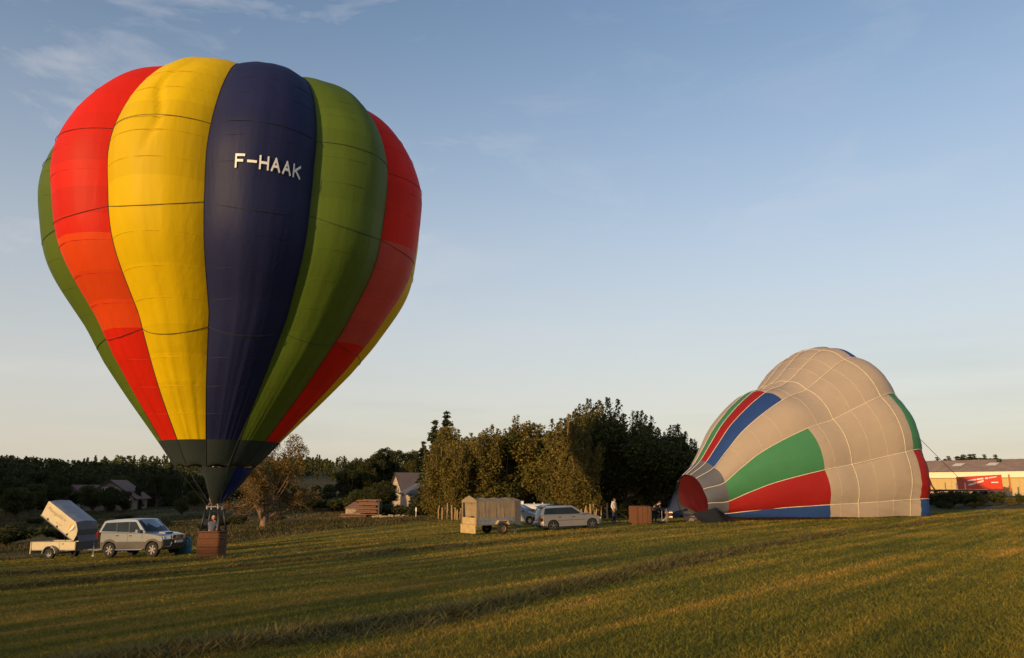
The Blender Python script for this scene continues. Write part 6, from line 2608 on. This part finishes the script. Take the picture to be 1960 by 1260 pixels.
def gable_house(name, loc, rz, L, Wd, eave, ridge, label, wall_m, roof_m, over=.35, chimney=None):
    """ridge along local x; gables at both ends"""
    root = empty(name, loc, rz, label, 'house')
    x = MB()
    a = Wd / 2
    pts5 = [(-a, -.6), (a, -.6), (a, eave), (0, ridge), (-a, eave)]
    vs = [(-L / 2, y, z) for y, z in pts5] + [(L / 2, y, z) for y, z in pts5]
    x.add(vs, [(0, 1, 2, 3, 4), (9, 8, 7, 6, 5), (0, 5, 6, 1), (1, 6, 7, 2), (4, 9, 5, 0)])
    x.build('wall', wall_m, root)
    sl = (ridge - eave) / a
    for s in (-1, 1):
        x = MB()
        y1, z1 = s * (a + over), eave - sl * over
        vs = []
        nx_ = 10
        for i in range(nx_ + 1):
            xx = -L / 2 - over + (L + 2 * over) * i / nx_
            sag = -.05 * math.sin(math.pi * i / nx_)
            vs += [(xx, 0, ridge + .12 + sag), (xx, y1, z1 + .12 + sag), (xx, y1, z1 - .02 + sag), (xx, 0, ridge - .02 + sag)]
        fs = []
        for i in range(nx_):
            for k in range(4):
                fs.append((i * 4 + k, i * 4 + (k + 1) % 4, (i + 1) * 4 + (k + 1) % 4, (i + 1) * 4 + k))
        fs += [(0, 1, 2, 3), tuple(reversed(range(nx_ * 4, nx_ * 4 + 4)))]
        x.add(vs, fs)
        ro = x.build('roof', roof_m, root)
        # courses of slates as thin raised bands
        nrow = 12
        for r_ in range(nrow):
            u0 = r_ / nrow
            yy0, zz0 = s * (a + over) * (1 - u0), (eave - sl * over) + (ridge - eave + sl * over) * u0
            yy1, zz1 = s * (a + over) * (1 - u0 - .9 / nrow), (eave - sl * over) + (ridge - eave + sl * over) * (u0 + .9 / nrow)
            x = MB()
            x.add([(-L / 2 - over, yy0, zz0 + .165), (L / 2 + over, yy0, zz0 + .165), (L / 2 + over, yy1, zz1 + .135), (-L / 2 - over, yy1, zz1 + .135),
                   (-L / 2 - over, yy0, zz0 + .10), (L / 2 + over, yy0, zz0 + .10)], [(0, 1, 2, 3), (4, 5, 1, 0)])
            x.build('slate_course', roof_m, ro)
    for s in (-1, 1):
        x = MB()
        x.tube([(s * (L / 2 + over), -(a + over), eave - sl * over + .03), (s * (L / 2 + over), 0, ridge + .03), (s * (L / 2 + over), a + over, eave - sl * over + .03)], .09, 4)
        x.build('barge_board', M['timber_dark'], root)
    if chimney:
        x = MB()
        cx, cy = chimney
        x.box((cx - .35, cy - .3, ridge - 1), (cx + .35, cy + .3, ridge + .9))
        x.box((cx - .42, cy - .37, ridge + .9), (cx + .42, cy + .37, ridge + 1.02))
        x.build('chimney', wall_m, root)
    return root


def window_on(root, centre, across, up, out, w, h, shutters=None):
    """recessed-looking window: frame, dark pane, glazing bars, optional open shutters"""
    c, a, u, o = (Vector(q) for q in (centre, across, up, out))

    def box(x0, x1, z0, z1, d0, d1, nm, m, par):
        x = MB()
        vs = [c + a * xx + u * zz + o * dd for dd in (d0, d1) for xx, zz in ((x0, z0), (x1, z0), (x1, z1), (x0, z1))]
        x.add(vs, [(0, 3, 2, 1), (4, 5, 6, 7), (0, 1, 5, 4), (1, 2, 6, 5), (2, 3, 7, 6), (3, 0, 4, 7)])
        return x.build(nm, m, par)
    wn = box(-w / 2, w / 2, -h / 2, h / 2, -.05, .012, 'window', M['glass'], root)
    for (x0, x1, z0, z1) in ((-w / 2 - .06, -w / 2, -h / 2 - .06, h / 2 + .06), (w / 2, w / 2 + .06, -h / 2 - .06, h / 2 + .06),
                             (-w / 2, w / 2, h / 2, h / 2 + .06), (-w / 2, w / 2, -h / 2 - .06, -h / 2), (-.025, .025, -h / 2, h / 2)):
        box(x0, x1, z0, z1, -.02, .045, 'frame', M['white_paint'], wn)
    if shutters:
        for s in (-1, 1):
            box(s * (w / 2 + .07 + w / 4) - w / 4, s * (w / 2 + .07 + w / 4) + w / 4, -h / 2 - .04, h / 2 + .04, .01, .06, 'shutter', shutters, wn)


# farmhouse: plastered gable towards the field, lower annexe in front of it
fh = gp(823, 141)
fg = P(763, 905, 140).z - fh.z
FH = gable_house('farmhouse', fh, R(25), 12.5, 7.2, fg - 2.9, fg - .1, 'plastered farmhouse with a brown slate roof and pale gable beside the grove', M['render'], M['slate'])
gx_ = -6.25
window_on(FH, (gx_ - .0, 0, fg - 1.5), (0, 1, 0), (0, 0, 1), (-1, 0, 0), .5, .5)
window_on(FH, (gx_, -1.2, 3.2), (0, 1, 0), (0, 0, 1), (-1, 0, 0), .8, 1.2)
window_on(FH, (-2.0, -3.6, 3.2), (1, 0, 0), (0, 0, 1), (0, -1, 0), .9, 1.2, M['shutter'])
x = MB()
x.tube([(gx_ - .05, -3.62, 0), (gx_ - .05, -3.62, fg - 3.0)], .06, 6)
x.build('downpipe', M['white_paint'], FH)
an_ = gp(806, 128)
ah = P(800, 946, 128).z - an_.z
AN = empty('farm_annexe', an_, R(22), 'low annexe with grey hipped roof and shuttered windows in front of the farmhouse', 'house')
x = MB()
x.box((-2.6, -2.4, -.6), (6.0, 3.5, ah))
x.build('wall', M['render'], AN)
x = MB()
rz_ = ah + 2.3
vs = [(-3.0, -2.8, ah - .05), (6.4, -2.8, ah - .05), (6.4, 3.9, ah - .05), (-3.0, 3.9, ah - .05), (.4, .55, rz_), (3.6, .55, rz_),
      (-3.0, -2.8, ah + .1), (6.4, -2.8, ah + .1), (6.4, 3.9, ah + .1), (-3.0, 3.9, ah + .1)]
x.add(vs, [(6, 7, 5, 4), (7, 8, 5), (8, 9, 4, 5), (9, 6, 4), (0, 1, 7, 6), (1, 2, 8, 7), (2, 3, 9, 8), (3, 0, 6, 9), (3, 2, 1, 0)])
x.build('roof', M['slate_grey'], AN)
window_on(AN, (-.6, -2.4, ah - 1.2), (1, 0, 0), (0, 0, 1), (0, -1, 0), .8, 1.15, M['shutter'])
window_on(AN, (2.4, -2.4, ah - 1.2), (1, 0, 0), (0, 0, 1), (0, -1, 0), .8, 1.15, M['shutter'])

# shaded house among the trees on the left
hs = gp(222, 150)
hr = P(232, 920, 150).z - hs.z
SH = gable_house('house', hs, R(100), 9, 8.5, hr - 3.0, hr, 'dim house with a brown tiled roof half hidden among the dark trees on the left', M['dim_wall'], M['tile'], over=.6)
window_on(SH, (-4.5, -.9, hr - 1.9), (0, 1, 0), (0, 0, 1), (-1, 0, 0), .8, 1.0)
window_on(SH, (-4.5, .9, hr - 1.9), (0, 1, 0), (0, 0, 1), (-1, 0, 0), .8, 1.0)
x = MB()
x.box((-6.0, -3.8, hr - 3.6), (-4.5, 3.8, hr - 3.4))
x.build('balcony', M['white_paint'], SH)
oh = gp(160, 155)
OB = gable_house('barn', oh, R(70), 6, 5, 3.2, 4.8, 'low barn with a pale gable left of the dim house', M['dim_wall'], M['tile'], over=.3)

# stone hut beside the log pile
ht = gp(679, 113)
HT = empty('stone_hut', ht, R(-4), 'small rubble stone hut with a brown roof left of the log pile', 'hut')
x = MB()
x.box((-1.05, -.9, -.3), (1.05, .9, 1.20))
x.build('wall', M['stone'], HT)
stone_boxes(HT, lambda u, v, d: Vector((-1.05 + u, -.9 - d, v)), 5, 7, 2.1, 1.18, 'stone', M['stone'], 3)
x = MB()
x.add([(-1.3, -1.1, 1.15), (1.3, -1.1, 1.15), (1.3, 1.1, 1.15), (-1.3, 1.1, 1.15), (-.15, 0, 2.0), (.25, 0, 2.0)],
      [(0, 1, 5, 4), (1, 2, 5), (2, 3, 4, 5), (3, 0, 4), (3, 2, 1, 0)])
x.build('roof', M['tile'], HT)
# low rubble wall by the lane
lw = gp(748, 104)
LW = empty('stone_wall', lw, R(6), 'low rubble wall between the log pile and the lane', 'wall')
rr_ = random.Random(4)
for k in range(16):
    x = MB()
    w_ = rr_.uniform(.28, .44)
    x.box((-2.4 + k * .3, -.2, -.1), (-2.4 + k * .3 + w_ * .8, .2, rr_.uniform(.22, .42)))
    x.build('stone', M['stone'], LW)

# log pile: long logs lying across, ends to the right
lg = gp(700, 106)
LP = empty('log_pile', lg, R(-8), 'stack of reddish felled logs on the meadow before the farm', 'log pile')
rr_ = random.Random(9)
for r_ in range(9):
    for k in range(4):
        z = .18 + r_ * .255
        if z > 2.35:
            continue
        y = -.55 + k * .38 + (.19 if r_ % 2 else 0)
        xl, xr_ = -.85 + rr_.uniform(-.45, .45) - .08 * r_ * (r_ < 5), 1.80 + rr_.uniform(-.28, .2)
        if r_ < 2 and k < 2:
            xl, xr_ = -3.0 + rr_.uniform(-.3, .3), .2 + rr_.uniform(-.3, .3)
            y -= .35
        elif r_ < 2:
            xl += .5
        z += rr_.uniform(-.05, .05)
        ra = rr_.uniform(.10, .17)
        x = MB()
        x.tube([(xl, y, z), ((xl + xr_) / 2, y + rr_.uniform(-.05, .05), z + rr_.uniform(-.04, .04)), (xr_, y, z + rr_.uniform(-.05, .05))], [ra, ra * .97, ra * .92], 9)
        lo = x.build('log', [M['log'], M['log_end']], LP)
        ids = [1 if len(p.vertices) > 4 else 0 for p in lo.data.polygons]
        lo.data.polygons.foreach_set('material_index', ids)
x = MB()
x.box((1.9, -.7, 0), (2.1, .6, 2.2))
x.build('retaining_board', M['timber_dark'], LP)
# small white marker post by the lane
mp_ = gp(796.5, 99)
x = MB()
MP = empty('marker_post', mp_, 0, 'small white marker post beside the lane before the clipped bush', 'post')
x.box((-.03, -.03, -.1), (.03, .03, 1.0))
x.build('pole', M['white_paint'], MP)
x = MB()
x.box((-.08, -.05, .78), (.08, -.03, 1.25))
x.build('sign_plate', M['white_paint'], MP)

# split wooden posts along the edge of the grove
rr_ = random.Random(12)
posts = []
for px in (840, 846, 852, 858, 865, 871, 877, 883, 889):
    posts.append((px + rr_.uniform(-2, 2), 76 + rr_.uniform(-.6, .6), 'sunlit wooden post at the grove edge left of the canvas trailer', 'posts left of the canvas trailer'))
for px in (1108, 1114, 1119, 1125, 1131, 1136, 1141, 1152, 1162):
    posts.append((px + rr_.uniform(-1.5, 1.5), 74 + rr_.uniform(-.6, .6), 'sunlit wooden post at the grove edge behind the estate car', 'posts behind the estate car'))
for px, Y, lab, grp in posts:
    g = gp(px, Y)
    h = rr_.uniform(.9, 1.55)
    ra = rr_.uniform(.06, .10)
    x = MB()
    x.tube([(0, 0, -.2), (rr_.uniform(-.05, .05), 0, h * .6), (rr_.uniform(-.12, .12), 0, h)], [ra, ra * .95, ra * .8], 7)
    o = x.build('wooden_post', M['post_wood'])
    o.location = g
    tag(o, lab, 'post', grp)

# long industrial shed on the right, on higher ground
sd0 = gp(1735, 142)
sd1 = gp(2100, 120)
zr0, zr1 = P(1770, 891, 148).z, P(1960, 883.5, 140).z
zf_ = .4
base_z = min(sd0.z, sd1.z)
vec = Vector((sd1.x - sd0.x, sd1.y - sd0.y, 0))
SL = vec.length
yaw = math.atan2(vec.y, vec.x)
ee = (P(1770, 905.5, 141).z + P(1960, 901.5, 129).z) / 2 - base_z
SDH = empty('industrial_shed', (sd0.x, sd0.y, base_z), yaw, 'long low industrial shed with a cream fascia and brown roof on the right', 'shed')
x = MB()
x.box((0, 0, -.5), (SL, 16, ee - 1.0))
x.build('wall', M['cladding'], SDH)
npan = int(SL / 1.15)
pm0 = MB()
pm0.box((0, -.05, .8), (1.06, .0, ee - 1.02))
pmesh = pm0.build('cladding_panel', M['cladding'], mesh_only=True)
for k in range(npan):
    o = link('cladding_panel', pmesh, SDH)
    o.location = (k * 1.15 + .05, -.004 - .05 * (k % 3 == 0), 0)
x = MB()
x.box((0, -.10, -.5), (SL, -.055, .78))
x.build('plinth', M['render'], SDH)
x = MB()
x.box((-.3, -.55, ee - 1.0), (SL + .3, -.003, ee))
x.build('fascia', M['fascia'], SDH)
x = MB()
nr = 40
vs, fs = [], []
rise = 2.2
for i in range(nr + 1):
    xx = -.5 + (SL + 1) * i / nr
    for (yy, zz) in ((-.75, ee + .02), (8, ee + rise), (16.6, ee + .02)):
        vs.append((xx, yy, zz + .03 * (i % 2)))
for i in range(nr):
    for k in range(2):
        fs.append((i * 3 + k, i * 3 + k + 1, (i + 1) * 3 + k + 1, (i + 1) * 3 + k))
x.add(vs, fs)
x.add([(-.5, -.75, ee + .01), (SL + .5, -.75, ee + .01), (SL + .5, 16.6, ee + .01), (-.5, 16.6, ee + .01)], [(0, 1, 2, 3)])
ro = x.build('roof', M['shed_roof'], SDH, fix=False)
for k, xx in enumerate((7, 12.5, 19.5, 22, 30)):
    x = MB()
    z0 = ee + rise * (3.2 + .75) / 8.75
    z1 = ee + rise * (5.2 + .75) / 8.75
    x.add([(xx, 3.2, z0 + .08), (xx + 1.6, 3.2, z0 + .08), (xx + 1.6, 5.2, z1 + .08), (xx, 5.2, z1 + .08)], [(0, 1, 2, 3)])
    x.build('rooflight', M['fascia'], ro)
for xx in (13.5, 25):
    x = MB()
    x.box((xx, 5.5, ee + 1.2), (xx + .6, 6.1, ee + 2.25))
    x.build('vent', M['black'], ro)

# red truck body on its low flatbed in front of the shed
tr_ = gp(1842, 119)
tz = P(1870, 937, 119).z - tr_.z
FT = empty('flatbed_trailer', (tr_.x, tr_.y, tr_.z), R(-5), 'low dark red flatbed with orange end posts in front of the shed', 'trailer')
x = MB()
x.box((-4.2, -1.2, tz - .30), (6.2, 1.2, tz - .02))
x.build('deck', M['rust_paint'], FT)
for (xx, tilt, hh_) in ((-4.4, -.55, 2.0), (6.6, .0, 2.2)):
    for s in (-1, 1):
        x = MB()
        x.tube([(xx + (.35 if tilt else 0), s * 1.15, tz - .25), (xx + tilt * .25, s * 1.15, tz + .5), (xx + tilt, s * 1.15, tz + hh_)], .11, 6)
        x.build('end_post', M['orange_paint'], FT)
for xx in (-2.6, -1.0, 0.2):
    x = MB()
    x.box((xx - .05, -1.2, tz), (xx + .05, -1.1, tz + 1.0))
    x.build('stake', M['fascia'], FT)
for xx in (-1.0, 2.5, 4.0):
    for s in (-1, 1):
        x = MB()
        x.lathe([(.05, -.14), (.44, -.14), (.48, -.08), (.48, .08), (.44, .14), (.05, .14)], 16, 'Y', centre=(xx, s * 1.0, .48))
        x.build('wheel', M['rubber'], FT, smooth=40)
RB = empty('truck_body', (tr_.x, tr_.y, tr_.z + tz), R(-5), 'orange-red truck box with white slanting stripes lying on the flatbed', 'truck body')
x = MB()
x.loft([(.15, 0), (.05, 1.85), (5.55, 2.15), (5.6, .05)], [-1, -.96, .96, 1], lambda a, b, c: (a, b * 1.1, c if abs(b) < .98 else 1 + (c - 1) * .96))
x.build('box', M['red_paint'], RB, smooth=30)
for q in ([(.6, 1.35), (2.95, 1.72), (2.95, 1.50), (.75, 1.22)], [(.55, .70), (2.95, 1.38), (2.95, 1.16), (.75, .52)],
          [(3.2, 1.50), (3.2, 1.75), (4.9, 1.90), (4.9, 1.82)], [(4.0, .95), (4.0, 1.10), (5.0, 1.12), (5.0, .97)]):
    x = MB()
    x.add([(a, -1.106, b) for a, b in q], [(0, 1, 2, 3)])
    x.build('white_stripe', M['print_white'], RB)
for xx in (.1, 1.9, 3.7, 5.5):
    x = MB()
    x.box((xx - .04, -1.16, .05), (xx + .04, -1.095, 1.8 + xx * .05))
    x.build('rib', M['red_paint'], RB)

SHR = [('shrub_dark', 1795, 938, 92, 1.5, 'dark shrub just right of the lying balloon'), ('shrub_dark', 1820, 940, 90, 1.3, 'dark shrub below the left end of the flatbed'),
       ('shrub_mid', 1848, 938, 94, 1.4, 'green shrub under the red truck body'), ('shrub_gold', 1880, 944, 93, 1.5, 'autumn-tinted shrub below the right end of the truck body'),
       ('shrub_mid', 1910, 940, 95, 1.2, 'green shrub right of the autumn-tinted one'), ('shrub_gold', 1935, 952, 92, 1.2, 'low golden shrub near the right picture edge'),
       ('shrub_mid', 1958, 944, 93, 1.1, 'green shrub cut by the right picture edge'), ('shrub_dark', 1805, 958, 86, 1.5, 'low dark shrub before the taller ones at the balloon'),
       ('shrub_gold', 1865, 960, 86, 1.5, 'low straw-coloured shrub at the field edge on the right')]
for kind, px, py, Y, wd, lab in SHR:
    plant(kind, gp(px, Y), top_h(px, py, Y), lab, 'shrub', 'shrubs below the shed', wd)
for k, (px, py) in enumerate(((1789, 884), (1804, 875), (1819, 877), (1826, 873), (1843, 872), (1855, 870), (1868, 868), (1876, 869), (1886, 875), (1896, 870), (1906, 876), (1917, 870), (1933, 879))):
    plant('conifer' if k % 2 else 'conifer2', gp(px, 215), top_h(px, py, 215), 'small spruce peeking over the roof of the long shed', 'tree', 'spruces behind the shed', 1.5 if k not in (4, 5, 6) else 2.0)
